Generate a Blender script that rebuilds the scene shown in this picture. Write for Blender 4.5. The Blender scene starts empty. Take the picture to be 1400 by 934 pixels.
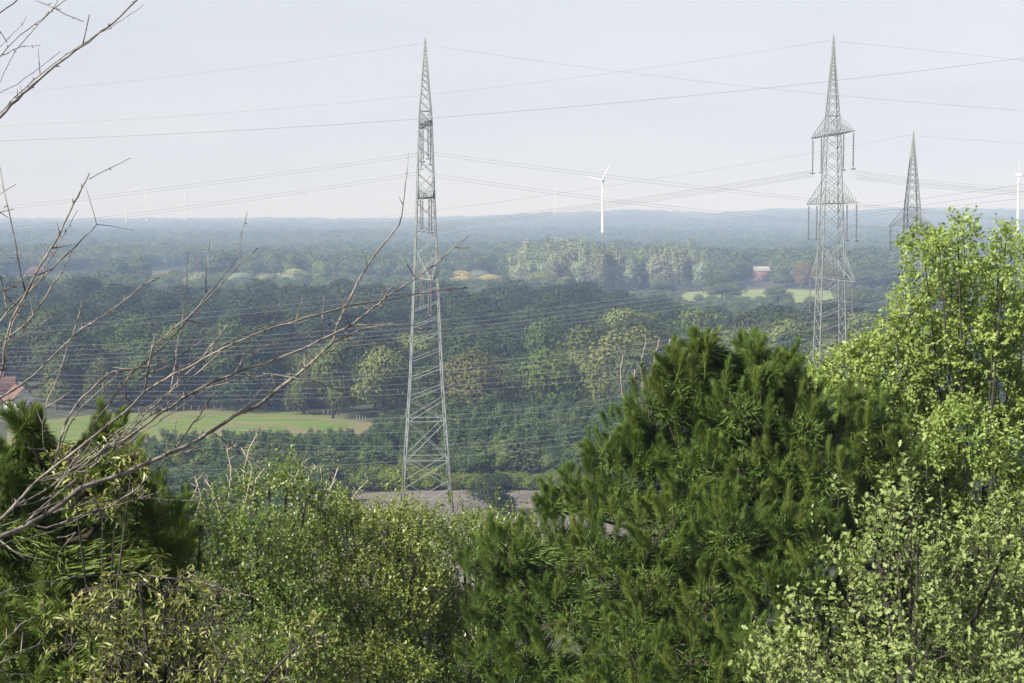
import bpy, math, random
import numpy as np
from mathutils import Vector, Matrix

rng = np.random.default_rng(7)
random.seed(7)
SC = bpy.context.scene
COL = SC.collection
R = math.radians

# ------------------------------------------------------------------ camera
FPX, CW, CH, HORIZON = 2400.0, 1400.0, 934.0, 300.0
EYE = 44.0
PITCH = math.atan((CH / 2 - HORIZON) / FPX)
cam_d = bpy.data.cameras.new('camera'); cam = bpy.data.objects.new('camera', cam_d); COL.objects.link(cam)
cam.location = (0, 0, EYE); cam.rotation_euler = (math.pi / 2 - PITCH, 0, 0)
cam_d.sensor_width = 36; cam_d.lens = 36 * FPX / CW; cam_d.clip_start = 0.1; cam_d.clip_end = 40000
SC.camera = cam

# ------------------------------------------------------------------ world, sun, exposure
SUN_EL, SUN_AZ = R(37), R(-129)          # azimuth measured from +Y towards +X: the sun stands to the left, a little behind
W = bpy.data.worlds.new('World'); SC.world = W; W.use_nodes = True
nt = W.node_tree; nt.nodes.clear()
sky = nt.nodes.new('ShaderNodeTexSky'); sky.sky_type = 'NISHITA'; sky.sun_disc = False
sky.sun_elevation = SUN_EL; sky.sun_rotation = SUN_AZ; sky.altitude = 50
sky.air_density = 1.0; sky.dust_density = 3.0; sky.ozone_density = 2.0
hs = nt.nodes.new('ShaderNodeHueSaturation'); hs.inputs['Saturation'].default_value = 0.55
tc = nt.nodes.new('ShaderNodeTexCoord')
mp = nt.nodes.new('ShaderNodeMapping'); mp.inputs['Scale'].default_value = (3, 3, 14)
ns = nt.nodes.new('ShaderNodeTexNoise'); ns.inputs['Scale'].default_value = 1.6; ns.inputs['Detail'].default_value = 5
cr = nt.nodes.new('ShaderNodeMapRange'); cr.inputs['From Min'].default_value = 0.35; cr.inputs['From Max'].default_value = 0.72
cl = nt.nodes.new('ShaderNodeMix'); cl.data_type = 'RGBA'
cl.inputs['A'].default_value = (4.25, 4.5, 5.0, 1); cl.inputs['B'].default_value = (4.85, 5.0, 5.35, 1)
veil = nt.nodes.new('ShaderNodeMix'); veil.data_type = 'RGBA'; veil.inputs['Factor'].default_value = 0.93
bg = nt.nodes.new('ShaderNodeBackground'); bg.inputs['Strength'].default_value = 0.056
wo = nt.nodes.new('ShaderNodeOutputWorld')
L = nt.links.new
L(tc.outputs['Generated'], mp.inputs['Vector']); L(mp.outputs['Vector'], ns.inputs['Vector'])
L(ns.outputs['Fac'], cr.inputs['Value']); L(sky.outputs['Color'], hs.inputs['Color'])
L(hs.outputs['Color'], veil.inputs['A']); L(cr.outputs['Result'], cl.inputs['Factor'])
L(cl.outputs['Result'], veil.inputs['B']); L(veil.outputs['Result'], bg.inputs['Color']); L(bg.outputs['Background'], wo.inputs['Surface'])

sd = bpy.data.lights.new('sun', 'SUN'); so = bpy.data.objects.new('sun', sd); COL.objects.link(so)
sd.energy = 5.0; sd.angle = R(0.6); sd.color = (1.0, 0.95, 0.87)
sdir = Vector((math.sin(SUN_AZ) * math.cos(SUN_EL), math.cos(SUN_AZ) * math.cos(SUN_EL), math.sin(SUN_EL)))
so.rotation_euler = sdir.to_track_quat('Z', 'Y').to_euler()
so.location = (-60, -20, 90)

SC.view_settings.view_transform = 'Standard'; SC.view_settings.look = 'None'
SC.view_settings.gamma = 1; SC.view_settings.use_curve_mapping = False
SC.view_settings.exposure = 1.6
SC.render.engine = 'CYCLES'
SC.cycles.max_bounces = 6; SC.cycles.diffuse_bounces = 2; SC.cycles.glossy_bounces = 1
SC.cycles.transmission_bounces = 3; SC.cycles.volume_bounces = 1
SC.cycles.use_denoising = True; SC.cycles.denoising_prefilter = 'NONE'; SC.cycles.use_adaptive_sampling = False

# ------------------------------------------------------------------ helpers
cP, sP = math.cos(PITCH), math.sin(PITCH)
def at(px, py, Y):
    dx = (px - CW / 2) / FPX; dy = (CH / 2 - py) / FPX
    t = Y / (cP + sP * dy)
    return np.array((dx * t, Y, EYE + (-sP + cP * dy) * t))
def m_per_px(Y): return Y / FPX
def dist_of(py): return EYE * FPX / (py - HORIZON)

def smooth(t):
    t = np.clip(t, 0, 1); return t * t * (3 - 2 * t)
AZP = [-3000, 0, 560, 650, 760, 830, 870, 920, 965, 1010, 1060, 1200, 1400, 4000]
AZZ = [18, 17, 20, 26, 36, 45, 52, 44, 35, 42, 51, 53, 51, 51]
def ground_z(x, y):
    x = np.asarray(x, float); y = np.asarray(y, float)
    hill = 42.9 * (1 - smooth((y + 6) / 90.0))
    hill = hill + 0.35 * np.sin(x * 0.31 + y * 0.17) * smooth((y - 6) / 10) * (1 - smooth((y - 50) / 40))
    az = x / np.maximum(y, 1) * FPX + 700
    far = np.interp(az, AZP, AZZ) * smooth((y - 2600) / 3600)
    return hill + far

def mesh_np(name, V, polys, mat=None, tint=None, smooth_shade=False):
    """polys: int array n x k, or a list of such arrays"""
    if isinstance(polys, np.ndarray): polys = [polys]
    me = bpy.data.meshes.new(name)
    V = np.asarray(V, np.float32)
    me.vertices.add(len(V)); me.vertices.foreach_set('co', V.ravel())
    tot = sum(p.size for p in polys); nf = sum(len(p) for p in polys)
    me.loops.add(tot); me.polygons.add(nf)
    me.loops.foreach_set('vertex_index', np.concatenate([p.ravel() for p in polys]).astype(np.int32))
    st = []; c = 0
    for p in polys:
        st.append(c + np.arange(len(p)) * p.shape[1]); c += p.size
    me.polygons.foreach_set('loop_start', np.concatenate(st).astype(np.int32))
    if smooth_shade: me.polygons.foreach_set('use_smooth', np.ones(nf, bool))
    me.update(calc_edges=True)
    if tint is not None:
        a = me.attributes.new('tint', 'FLOAT', 'FACE'); a.data.foreach_set('value', np.asarray(tint, np.float32))
    if mat: me.materials.append(mat)
    return me

def link(name, me, parent=None, loc=None):
    o = bpy.data.objects.new(name, me); COL.objects.link(o)
    if loc is not None: o.location = loc
    if parent is not None: o.parent = parent
    return o
def thing(name, label, cat, loc=(0, 0, 0), rz=0, group=None):
    o = bpy.data.objects.new(name, None); COL.objects.link(o)
    o.location = loc; o.rotation_euler = (0, 0, rz); o.empty_display_size = 0.2
    return tag(o, label, cat, group)
def tag(o, label, cat, group=None):
    o['label'] = label; o['category'] = cat
    if group: o['group'] = group
    return o
def kind(o, k): o['kind'] = k; return o

class MB:
    def __init__(s): s.V = []; s.F4 = []; s.F3 = []; s.n = 0
    def add(s, V, F):
        V = np.asarray(V, float); F = np.asarray(F, int)
        s.V.append(V)
        (s.F4 if F.shape[1] == 4 else s.F3).append(F + s.n); s.n += len(V)
    def box(s, c, h):
        c = np.array(c, float); h = np.array(h, float)
        k = np.array([(x, y, z) for z in (-1, 1) for y in (-1, 1) for x in (-1, 1)], float) * h + c
        s.add(k, [(0, 2, 3, 1), (4, 5, 7, 6), (0, 1, 5, 4), (2, 6, 7, 3), (0, 4, 6, 2), (1, 3, 7, 5)])
    def tube(s, P, r, sides=5, cap=True):
        P = np.asarray(P, float); n = len(P); r = np.broadcast_to(np.asarray(r, float), (n,))
        T = np.gradient(P, axis=0) if n > 2 else np.repeat((P[1] - P[0])[None], 2, 0)
        T /= np.linalg.norm(T, axis=1)[:, None] + 1e-9
        ref = np.array((0, 0, 1.)) if abs(T[:, 2]).mean() < 0.85 else np.array((1., 0, 0))
        U = np.cross(T, ref); U /= np.linalg.norm(U, axis=1)[:, None] + 1e-9
        Wv = np.cross(T, U)
        a = np.arange(sides) / sides * 2 * math.pi
        ring = P[:, None] + r[:, None, None] * (np.cos(a)[None, :, None] * U[:, None] + np.sin(a)[None, :, None] * Wv[:, None])
        i = np.arange(n - 1)[:, None] * sides; j = np.arange(sides)[None]; j2 = (j + 1) % sides
        F = np.stack([i + j, i + j2, i + sides + j2, i + sides + j], -1).reshape(-1, 4)
        s.add(ring.reshape(-1, 3), F)
        if cap:
            b = s.n - n * sides
            for k0 in (0, (n - 1) * sides):
                s.V.append(ring.reshape(-1, 3)[k0:k0 + sides].mean(0)[None]); c = s.n; s.n += 1
                jj = np.arange(sides)
                tri = np.stack([np.full(sides, c), b + k0 + jj, b + k0 + (jj + 1) % sides], -1)
                if k0 == 0: tri = tri[:, [0, 2, 1]]
                s.F3.append(tri)
    def lathe(s, prof, sides=12, origin=(0, 0, 0)):
        prof = np.asarray(prof, float); a = np.arange(sides) / sides * 2 * math.pi
        ring = np.stack([prof[:, 0, None] * np.cos(a), prof[:, 0, None] * np.sin(a), np.repeat(prof[:, 1, None], sides, 1)], -1) + np.array(origin)
        n = len(prof); i = np.arange(n - 1)[:, None] * sides; j = np.arange(sides)[None]; j2 = (j + 1) % sides
        s.add(ring.reshape(-1, 3), np.stack([i + j, i + j2, i + sides + j2, i + sides + j], -1).reshape(-1, 4))
    def mesh(s, name, mat, smooth_shade=False):
        pol = []
        if s.F4: pol.append(np.concatenate(s.F4))
        if s.F3: pol.append(np.concatenate(s.F3))
        return mesh_np(name, np.concatenate(s.V), pol, mat, None, smooth_shade)
    def build(s, name, mat, parent=None, loc=None, smooth_shade=False):
        return link(name, s.mesh(name, mat, smooth_shade), parent, loc)

def unit(v): return v / (np.linalg.norm(v, axis=-1, keepdims=True) + 1e-9)
def frames(D, N):
    """rotation matrices whose x is D, z is N made square to D"""
    D = unit(D); N = N - (N * D).sum(-1, keepdims=True) * D; N = unit(N)
    return np.stack([D, np.cross(N, D), N], -1)
def scatter(TV, TF, pos, Rm, sc, tint_rng=None):
    n = len(pos); k = len(TV)
    V = np.einsum('nij,kj->nki', Rm, TV) * np.asarray(sc).reshape(-1, 1, 1) + pos[:, None]
    TF = np.asarray(TF)
    F = (TF[None] + (np.arange(n) * k)[:, None, None]).reshape(-1, TF.shape[1])
    t = np.repeat(rng.random(n), len(TF))
    return V.reshape(-1, 3), F, t
def sphere_dirs(n): return unit(rng.normal(size=(n, 3)))

# ------------------------------------------------------------------ materials
def mat(name, col, rough=0.8, metal=0.0, noise=None, spec=0.3, stretch=None):
    """noise = (scale, second colour, detail) in object space"""
    m = bpy.data.materials.new(name); m.use_nodes = True
    t = m.node_tree; b = t.nodes['Principled BSDF']
    b.inputs['Roughness'].default_value = rough; b.inputs['Metallic'].default_value = metal
    b.inputs['Specular IOR Level'].default_value = spec
    b.inputs['Base Color'].default_value = (*col, 1)
    if noise:
        c = t.nodes.new('ShaderNodeTexCoord'); n = t.nodes.new('ShaderNodeTexNoise'); x = t.nodes.new('ShaderNodeMix'); x.data_type = 'RGBA'
        n.inputs['Scale'].default_value = noise[0]; n.inputs['Detail'].default_value = noise[2] if len(noise) > 2 else 5
        r = t.nodes.new('ShaderNodeMapRange'); r.inputs['From Min'].default_value = 0.35; r.inputs['From Max'].default_value = 0.65
        x.inputs['A'].default_value = (*col, 1); x.inputs['B'].default_value = (*noise[1], 1)
        if stretch:
            g = t.nodes.new('ShaderNodeMapping'); g.inputs['Scale'].default_value = stretch; g.inputs['Rotation'].default_value = (0, 0, 0.12)
            t.links.new(c.outputs['Object'], g.inputs['Vector']); t.links.new(g.outputs['Vector'], n.inputs['Vector'])
        else: t.links.new(c.outputs['Object'], n.inputs['Vector'])
        t.links.new(n.outputs['Fac'], r.inputs['Value'])
        t.links.new(r.outputs['Result'], x.inputs['Factor']); t.links.new(x.outputs['Result'], b.inputs['Base Color'])
    return m

def leaf_mat(name, a, b, trans=0.3, rough=0.55, spec=0.25, use_obj_color=False, noise_scale=0.5, tcol=1.6):
    m = bpy.data.materials.new(name); m.use_nodes = True
    t = m.node_tree; p = t.nodes['Principled BSDF']; out = t.nodes['Material Output']
    p.inputs['Roughness'].default_value = rough; p.inputs['Specular IOR Level'].default_value = spec
    N = t.nodes.new; K = t.links.new
    at_ = N('ShaderNodeAttribute'); at_.attribute_name = 'tint'
    oi = N('ShaderNodeObjectInfo'); tcn = N('ShaderNodeTexCoord')
    no = N('ShaderNodeTexNoise'); no.inputs['Scale'].default_value = noise_scale; no.inputs['Detail'].default_value = 2
    K(tcn.outputs['Object'], no.inputs['Vector'])
    ad = N('ShaderNodeMath'); ad.operation = 'ADD'; K(at_.outputs['Fac'], ad.inputs[0]); K(no.outputs['Fac'], ad.inputs[1])
    ad2 = N('ShaderNodeMath'); ad2.operation = 'ADD'; K(ad.outputs[0], ad2.inputs[0]); K(oi.outputs['Random'], ad2.inputs[1])
    mr = N('ShaderNodeMapRange'); mr.inputs['From Min'].default_value = 0.7; mr.inputs['From Max'].default_value = 2.3
    K(ad2.outputs[0], mr.inputs['Value'])
    mx = N('ShaderNodeMix'); mx.data_type = 'RGBA'; mx.inputs['A'].default_value = (*a, 1); mx.inputs['B'].default_value = (*b, 1)
    K(mr.outputs['Result'], mx.inputs['Factor'])
    src = mx.outputs['Result']
    if use_obj_color:
        mu = N('ShaderNodeMix'); mu.data_type = 'RGBA'; mu.blend_type = 'MULTIPLY'; mu.inputs['Factor'].default_value = 1
        K(src, mu.inputs['A']); K(oi.outputs['Color'], mu.inputs['B']); src = mu.outputs['Result']
    K(src, p.inputs['Base Color'])
    tr = N('ShaderNodeBsdfTranslucent'); g = N('ShaderNodeMix'); g.data_type = 'RGBA'; g.blend_type = 'MULTIPLY'; g.inputs['Factor'].default_value = 1
    g.inputs['B'].default_value = (tcol, tcol * 1.0, tcol * 0.45, 1); K(src, g.inputs['A']); K(g.outputs['Result'], tr.inputs['Color'])
    ms = N('ShaderNodeMixShader'); ms.inputs['Fac'].default_value = trans
    K(p.outputs['BSDF'], ms.inputs[1]); K(tr.outputs['BSDF'], ms.inputs[2]); K(ms.outputs['Shader'], out.inputs['Surface'])
    return m

M = dict(
    ground=mat('forest_floor', (0.0204, 0.0272, 0.0095), 0.95, noise=(0.05, (0.0374, 0.0408, 0.0170))),
    meadow=mat('meadow_grass', (0.046, 0.082, 0.008), 0.9, noise=(0.16, (0.078, 0.104, 0.016), 9), stretch=(0.22, 1.6, 1)),
    margin=mat('dry_grass_margin', (0.105, 0.090, 0.045), 0.95, noise=(0.4, (0.075, 0.080, 0.030), 8)),
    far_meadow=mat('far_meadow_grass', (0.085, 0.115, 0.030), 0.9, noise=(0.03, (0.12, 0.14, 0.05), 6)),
    soil=mat('ploughed_soil', (0.070, 0.062, 0.055), 0.95, noise=(0.5, (0.100, 0.088, 0.076), 9), stretch=(0.15, 1.8, 1)),
    steel=mat('galvanised_steel', (0.1674, 0.1813, 0.1767), 0.55, 0.25, noise=(0.6, (0.1116, 0.1302, 0.1255))),
    wire=mat('aluminium_conductor', (0.1768, 0.1768, 0.1836), 0.5, 0.3),
    insul=mat('insulator_glaze', (0.055, 0.055, 0.058), 0.35, noise=(3, (0.085, 0.085, 0.085))),
    white=mat('turbine_paint', (0.50, 0.51, 0.52), 0.4, noise=(0.05, (0.46, 0.47, 0.48))),
    twig=mat('grey_bark', (0.175, 0.155, 0.135), 0.85, noise=(22, (0.045, 0.039, 0.034), 8)),
    twig_dead=mat('pale_dead_wood', (0.3780, 0.3240, 0.2610), 0.9, noise=(14, (0.2250, 0.1890, 0.1530))),
    bark=mat('brown_bark', (0.050, 0.043, 0.036), 0.95, noise=(7, (0.024, 0.021, 0.018))),
    pine_bark=mat('pine_bark', (0.0578, 0.0394, 0.0286), 0.95, noise=(9, (0.0238, 0.0177, 0.0143))),
    render=mat('white_render', (0.4760, 0.4760, 0.4624), 0.85, noise=(0.7, (0.4080, 0.4080, 0.3944))),
    rtile=mat('red_roof_tile', (0.115, 0.060, 0.048), 0.85, noise=(1.2, (0.085, 0.047, 0.039))),
    otile=mat('orange_roof_tile', (0.150, 0.085, 0.058), 0.85, noise=(1.2, (0.11, 0.062, 0.045))),
    gtile=mat('grey_roof_tile', (0.1360, 0.1156, 0.1224), 0.8, noise=(1.2, (0.0952, 0.0816, 0.0816))),
    wroof=mat('pale_metal_roof', (0.4760, 0.4692, 0.4216), 0.6, noise=(0.2, (0.4080, 0.4080, 0.3740))),
    brick=mat('red_brick', (0.125, 0.064, 0.054), 0.9, noise=(0.8, (0.09, 0.048, 0.042))),
    cream=mat('cream_render', (0.3740, 0.3264, 0.2244), 0.9, noise=(0.5, (0.3264, 0.2856, 0.2040))),
    glass=mat('window_glass', (0.0340, 0.0408, 0.0476), 0.1, spec=0.5),
    post=mat('weathered_post', (0.1496, 0.1292, 0.1020), 0.9, noise=(2, (0.0952, 0.0816, 0.0680))),
    wood_leaf=leaf_mat('woodland_leaves', (0.0215, 0.0360, 0.0105), (0.0480, 0.0600, 0.0170), 0.08, 0.7, 0.10, True, 0.25),
    concrete=mat('weathered_concrete', (0.150, 0.145, 0.130), 0.9, noise=(3, (0.100, 0.098, 0.085))),
    pine=leaf_mat('pine_needles', (0.0536, 0.0925, 0.0142), (0.1547, 0.1795, 0.0347), 0.12, 0.6, 0.2, False, 1.2, 1.3),
    hornbeam=leaf_mat('small_shrub_leaves', (0.048, 0.092, 0.016), (0.142, 0.170, 0.036), 0.32, 0.40, 0.40, False, 0.9),
    oak=leaf_mat('bright_tree_leaves', (0.095, 0.165, 0.030), (0.205, 0.262, 0.075), 0.40, 0.45, 0.30, False, 0.8, 1.35),
    lobed=leaf_mat('pale_lobed_leaves', (0.0707, 0.1193, 0.0262), (0.1768, 0.2157, 0.0694), 0.30, 0.5, 0.35, False, 0.8, 1.3),
    droop=leaf_mat('narrow_drooping_leaves', (0.0750, 0.1063, 0.0225), (0.2063, 0.2063, 0.0562), 0.30, 0.4, 0.4, False, 1.5, 1.3),
    dry=mat('dry_brown_leaf', (0.1061, 0.0619, 0.0381), 0.8),
)

# ------------------------------------------------------------------ ground and fields
ys = np.concatenate([np.arange(-80, 130, 2.5), np.geomspace(132, 10000, 110)])
us = np.linspace(-1, 1, 121)
Wd = np.maximum(95, np.abs(ys) * 0.8)
GX = us[None] * Wd[:, None]; GY = np.repeat(ys[:, None], len(us), 1)
GV = np.stack([GX, GY, ground_z(GX, GY)], -1).reshape(-1, 3)
i = np.arange(len(ys) - 1)[:, None] * len(us); j = np.arange(len(us) - 1)[None]
GF = np.stack([i + j, i + j + 1, i + len(us) + j + 1, i + len(us) + j], -1).reshape(-1, 4)
kind(link('ground', mesh_np('ground', GV, GF, M['ground'], None, True)), 'structure')

def field(name, outline, m, lift=0.04, cell=6.0, rough=0.10):
    """sheet of ground inside an outline of (px, py) points that lie on the plain"""
    P = np.array([at(x, y, dist_of(y))[:2] for x, y in outline])
    c = P.mean(0); rings = 10
    V = [np.array((c[0], c[1], lift))]; n = len(P)
    for k in range(1, rings + 1):
        for p in P:
            q = c + (p - c) * k / rings
            V.append(np.array((q[0], q[1], lift + (rng.random() * rough if k < rings else 0))))
    F4 = []; F3 = []
    for a in range(n): F3.append((0, 1 + a, 1 + (a + 1) % n))
    for k in range(rings - 1):
        for a in range(n):
            b = (a + 1) % n; F4.append((1 + k * n + a, 1 + (k + 1) * n + a, 1 + (k + 1) * n + b, 1 + k * n + b))
    return kind(link(name, mesh_np(name, np.array(V), [np.array(F4), np.array(F3)], m)), 'structure')
field('meadow', [(20, 612), (20, 585), (60, 577), (120, 570), (200, 566), (280, 563), (350, 562), (420, 567), (470, 573), (500, 580), (480, 592), (400, 610), (260, 622), (120, 622)], M['meadow'])
field('grass_margin', [(10, 618), (10, 585), (60, 575.8), (120, 568.8), (200, 564.6), (280, 561.6), (350, 560.5), (420, 564.8), (475, 571), (512, 579), (495, 594), (410, 615), (265, 628), (110, 628)], M['margin'], .015)
field('ploughed_field', [(380, 720), (420, 690), (500, 677), (560, 672), (640, 667), (740, 663), (900, 660), (1000, 700), (1000, 800), (700, 820), (400, 800)], M['soil'])
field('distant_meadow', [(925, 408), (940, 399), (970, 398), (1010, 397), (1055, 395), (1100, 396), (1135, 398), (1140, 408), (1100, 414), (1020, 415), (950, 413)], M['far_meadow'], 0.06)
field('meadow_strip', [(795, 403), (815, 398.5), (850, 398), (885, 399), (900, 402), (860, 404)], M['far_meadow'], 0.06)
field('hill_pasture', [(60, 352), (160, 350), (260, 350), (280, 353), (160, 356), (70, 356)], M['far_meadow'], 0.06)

# ------------------------------------------------------------------ tree crowns of the plain (metre-sized, shared by copies)
QUAD_V = np.array([(-.5, -.5, 0), (.5, -.5, .0), (.5, .5, .0), (-.5, .5, 0)], float)
LEAF_V = np.array([(0, 0, 0), (.42, -.30, .05), (1, 0, -.03), (.42, .30, .05)], float)
LEAF_F = [(0, 1, 2, 3)]
def crown_mesh(name, lobes, n, size, m, up=0.25, inner=0.22, jag=0.10):
    """leaf faces through a crown made of lobes (x, y, z, rx, rz)"""
    Lb = np.array(lobes, float); w = Lb[:, 3] ** 1.1 * Lb[:, 4] ** 0.9; w = w / w.sum()
    k = rng.choice(len(Lb), n, p=w); d = sphere_dirs(n)
    rad = np.where(rng.random(n) < inner, rng.random(n) ** 0.5, 1 + rng.normal(size=n) * jag)
    sc = np.stack([Lb[k, 3], Lb[k, 3], Lb[k, 4]], -1)
    P = Lb[k, :3] + d * sc * rad[:, None]
    # drop leaves that sit deep inside another lobe
    keep = np.ones(n, bool)
    for b, l in enumerate(Lb):
        q = (P - l[:3]) / np.array((l[3], l[3], l[4])); keep &= ~(((q ** 2).sum(1) < 0.45) & (k != b)) | (rng.random(n) < 0.12)
    P = P[keep]; d = d[keep]
    C0 = np.array((0, 0, Lb[:, 2].mean())); nn = unit(.6 * d + .9 * unit(P - C0) + 0.45 * rng.normal(size=d.shape) + np.array((0, 0, up)))
    D = np.cross(nn, sphere_dirs(len(nn)))
    V, F, t = scatter(LEAF_V - np.array((.5, 0, 0)), LEAF_F, P, frames(D, nn), size * (0.65 + 0.8 * rng.random(len(P))))
    return mesh_np(name, V, F, m, t)
def broad_lobes(h, w, nl, base=0.22):
    o = []
    for _ in range(nl):
        t = rng.random() ** 0.8; z = h * (base + (0.90 - base) * t)
        prof = math.sin(math.pi * min(1, 0.22 + 0.70 * t)) ** 0.7
        a = rng.random() * 6.283; rr = w / 2 * prof * (0.45 + 0.38 * rng.random())
        r = w * (0.15 + 0.10 * rng.random())
        o.append((rr * math.cos(a), rr * math.sin(a), min(z, h - r * 0.8), r, r * (0.75 + 0.2 * rng.random())))
    o.append((0, 0, h * 0.84, w * 0.20, h * 0.15)); o.append((0, 0, h * 0.55, w * 0.27, h * 0.26))
    return o
def trunk_mesh(name, h, r, m, forks=4, spread=0.25):
    b = MB(); lean = rng.normal(size=2) * 0.02 * h
    top = np.array((lean[0], lean[1], h * 0.8))
    P = np.array([(0, 0, -0.4), (lean[0] * .2, lean[1] * .2, h * .25), (lean[0] * .6, lean[1] * .6, h * .5), tuple(top)])
    b.tube(P, [r * 1.35, r, r * .65, r * .15], 7)
    for q in range(forks):
        a = rng.random() * 6.283; t = 0.25 + 0.4 * rng.random(); s = P[1] + (P[2] - P[1]) * t
        e = s + np.array((math.cos(a), math.sin(a), 0.9)) * h * spread
        b.tube([s, (s + e) / 2 + np.array((0, 0, h * 0.02)), e], [r * .5, r * .32, r * .08], 5)
    return b.mesh(name, m)
WL = M['wood_leaf']
BROAD = [(crown_mesh('crown', broad_lobes(15, 13, 17), 7000, 0.64, WL, jag=.12), trunk_mesh('trunk', 15, 0.30, M['bark'])) for _ in range(7)]
SLIM = []
for _ in range(4):
    lb = [(rng.normal() * .55, rng.normal() * .55, 1.5 + 7.2 * q / 15, (1.3 - 0.7 * (q / 15) ** 2) * (0.75 + .4 * rng.random()), .85 + .3 * rng.random()) for q in range(16)]
    SLIM.append((crown_mesh('crown', lb, 2600, 0.42, WL, inner=0.35, jag=0.28), trunk_mesh('trunk', 9, 0.08, M['twig_dead'], 3, 0.18)))
POPLAR = []
for _ in range(4):
    lb = [(rng.normal() * 1.7, rng.normal() * 1.7, 4 + 23 * q / 24, (3.4 - 1.6 * abs(q / 24 - 0.35)) * (0.7 + .4 * rng.random()), 3.4 + rng.random() * 1.6) for q in range(25)]
    POPLAR.append((crown_mesh('crown', lb, 5200, 0.9, WL, inner=0.2, jag=0.12), trunk_mesh('trunk', 30, 0.45, M['twig_dead'], 4, 0.15)))
LOW = [(crown_mesh('crown', broad_lobes(15, 14, 14), 1500, 1.15, WL), trunk_mesh('trunk', 15, 0.35, M['bark'], 2)) for _ in range(5)]
SPRUCE = []
for _ in range(2):
    lb = [(rng.normal() * .25, rng.normal() * .25, 1.5 + 10 * q / 18, (2.5 * (1 - q / 18) + .25), 0.55) for q in range(19)]
    SPRUCE.append((crown_mesh('crown', lb, 3600, 0.36, WL, up=-0.1, inner=0.3, jag=0.15), trunk_mesh('trunk', 12, 0.16, M['bark'], 0)))

TREES = []
def plain_tree(kind_name, proto, x, y, h, w, color, label, group=None, cat='tree'):
    """copies one crown and one trunk; h and w in metres"""
    (cm, tm), h0, w0 = proto
    z = float(ground_z(x, y)) - 0.05
    t = thing(kind_name, label, cat, (x, y, z), rng.random() * 6.283, group)
    s = (w / w0, w / w0, h / h0)
    for nm, me in (('crown', cm), ('trunk', tm)):
        o = bpy.data.objects.new(nm, me); COL.objects.link(o); o.parent = t; o.scale = s
        if nm == 'crown': o.color = (*color, 1)
    TREES.append(t); return t
def pick(pool, h0, w0): return (pool[rng.integers(len(pool))], h0, w0)
def col(c, var=0.12): return tuple(np.clip(np.array(c) * (1 + rng.normal() * var) * (1 + rng.normal(size=3) * 0.04), 0.05, 14))
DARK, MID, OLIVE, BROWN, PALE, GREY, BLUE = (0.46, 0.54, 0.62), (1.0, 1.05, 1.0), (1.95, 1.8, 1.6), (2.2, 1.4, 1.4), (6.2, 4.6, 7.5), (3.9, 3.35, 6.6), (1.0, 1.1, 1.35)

# forest edge behind the meadow: (px, base py, height px, width px, colour, label)
EDGE = [
    (78, 562, 66, 52, OLIVE, 'pale olive tree beside the white gabled house'),
    (140, 566, 78, 50, (1.5, 1.2, 1.2), 'greyish brown rounded tree at the left end of the meadow'),
    (205, 560, 86, 60, DARK, 'dark tree behind the bare branches at the back of the meadow, left of four'),
    (258, 558, 98, 62, DARK, 'dark tree behind the bare branches at the back of the meadow, second of four'),
    (312, 558, 92, 66, MID, 'dark tree behind the bare branches at the back of the meadow, third of four'),
    (368, 562, 92, 60, DARK, 'dark tree behind the bare branches at the back of the meadow, right of four'),
    (415, 568, 80, 50, MID, 'middle green tree low over the meadow fence'),
    (455, 573, 108, 70, (1.35, 1.45, 1.0), 'fresh green oak at the right end of the meadow'),
    (524, 579, 106, 78, (2.2, 2.0, 1.7), 'broad light olive tree left of the near lattice pylon legs'),
    (585, 582, 84, 50, MID, 'green tree framed between the near lattice pylon legs'),
    (648, 586, 108, 96, BROWN, 'broad brownish tree right of the near lattice pylon legs'),
    (745, 590, 112, 92, (1.25, 1.4, 1.0), 'tall green tree rising above the young plantation beside the brownish tree'),
    (745, 540, 105, 66, MID, 'green tree standing behind the tall plantation-edge tree'),
    (805, 588, 92, 70, OLIVE, 'olive tree left of the big pine above the plantation'),
    (870, 575, 110, 84, MID, 'middle green tree partly hidden behind the top of the big pine'),
    (860, 520, 98, 86, OLIVE, 'broad yellowish olive tree above the left shoulder of the big pine'),
    (945, 520, 100, 84, (1.5, 1.5, 1.05), 'rounded olive tree straight above the tip of the big pine'),
    (1030, 520, 96, 84, MID, 'rounded green tree right above the big pine beside the second pylon'),
]
for px, py, hp, wp, c, lab in EDGE:
    Y = dist_of(py); p = at(px, py, Y); k = m_per_px(Y)
    plain_tree('edge_tree', pick(BROAD, 15, 13), p[0], Y, hp * k, wp * k, col(c, .05), lab)
for px, py, hp, lab in ((17, 548, 36, 'small spruce beside the red roof'), (98, 560, 62, 'dark spruce right of the pale olive tree by the house'), (36, 546, 30, 'tiny dark spruce behind the red roofed house')):
    Y = dist_of(py); p = at(px, py, Y); k = m_per_px(Y)
    plain_tree('spruce_tree', pick(SPRUCE, 12, 5), p[0], Y, hp * k, hp * k * .45, col(DARK), lab)

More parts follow.
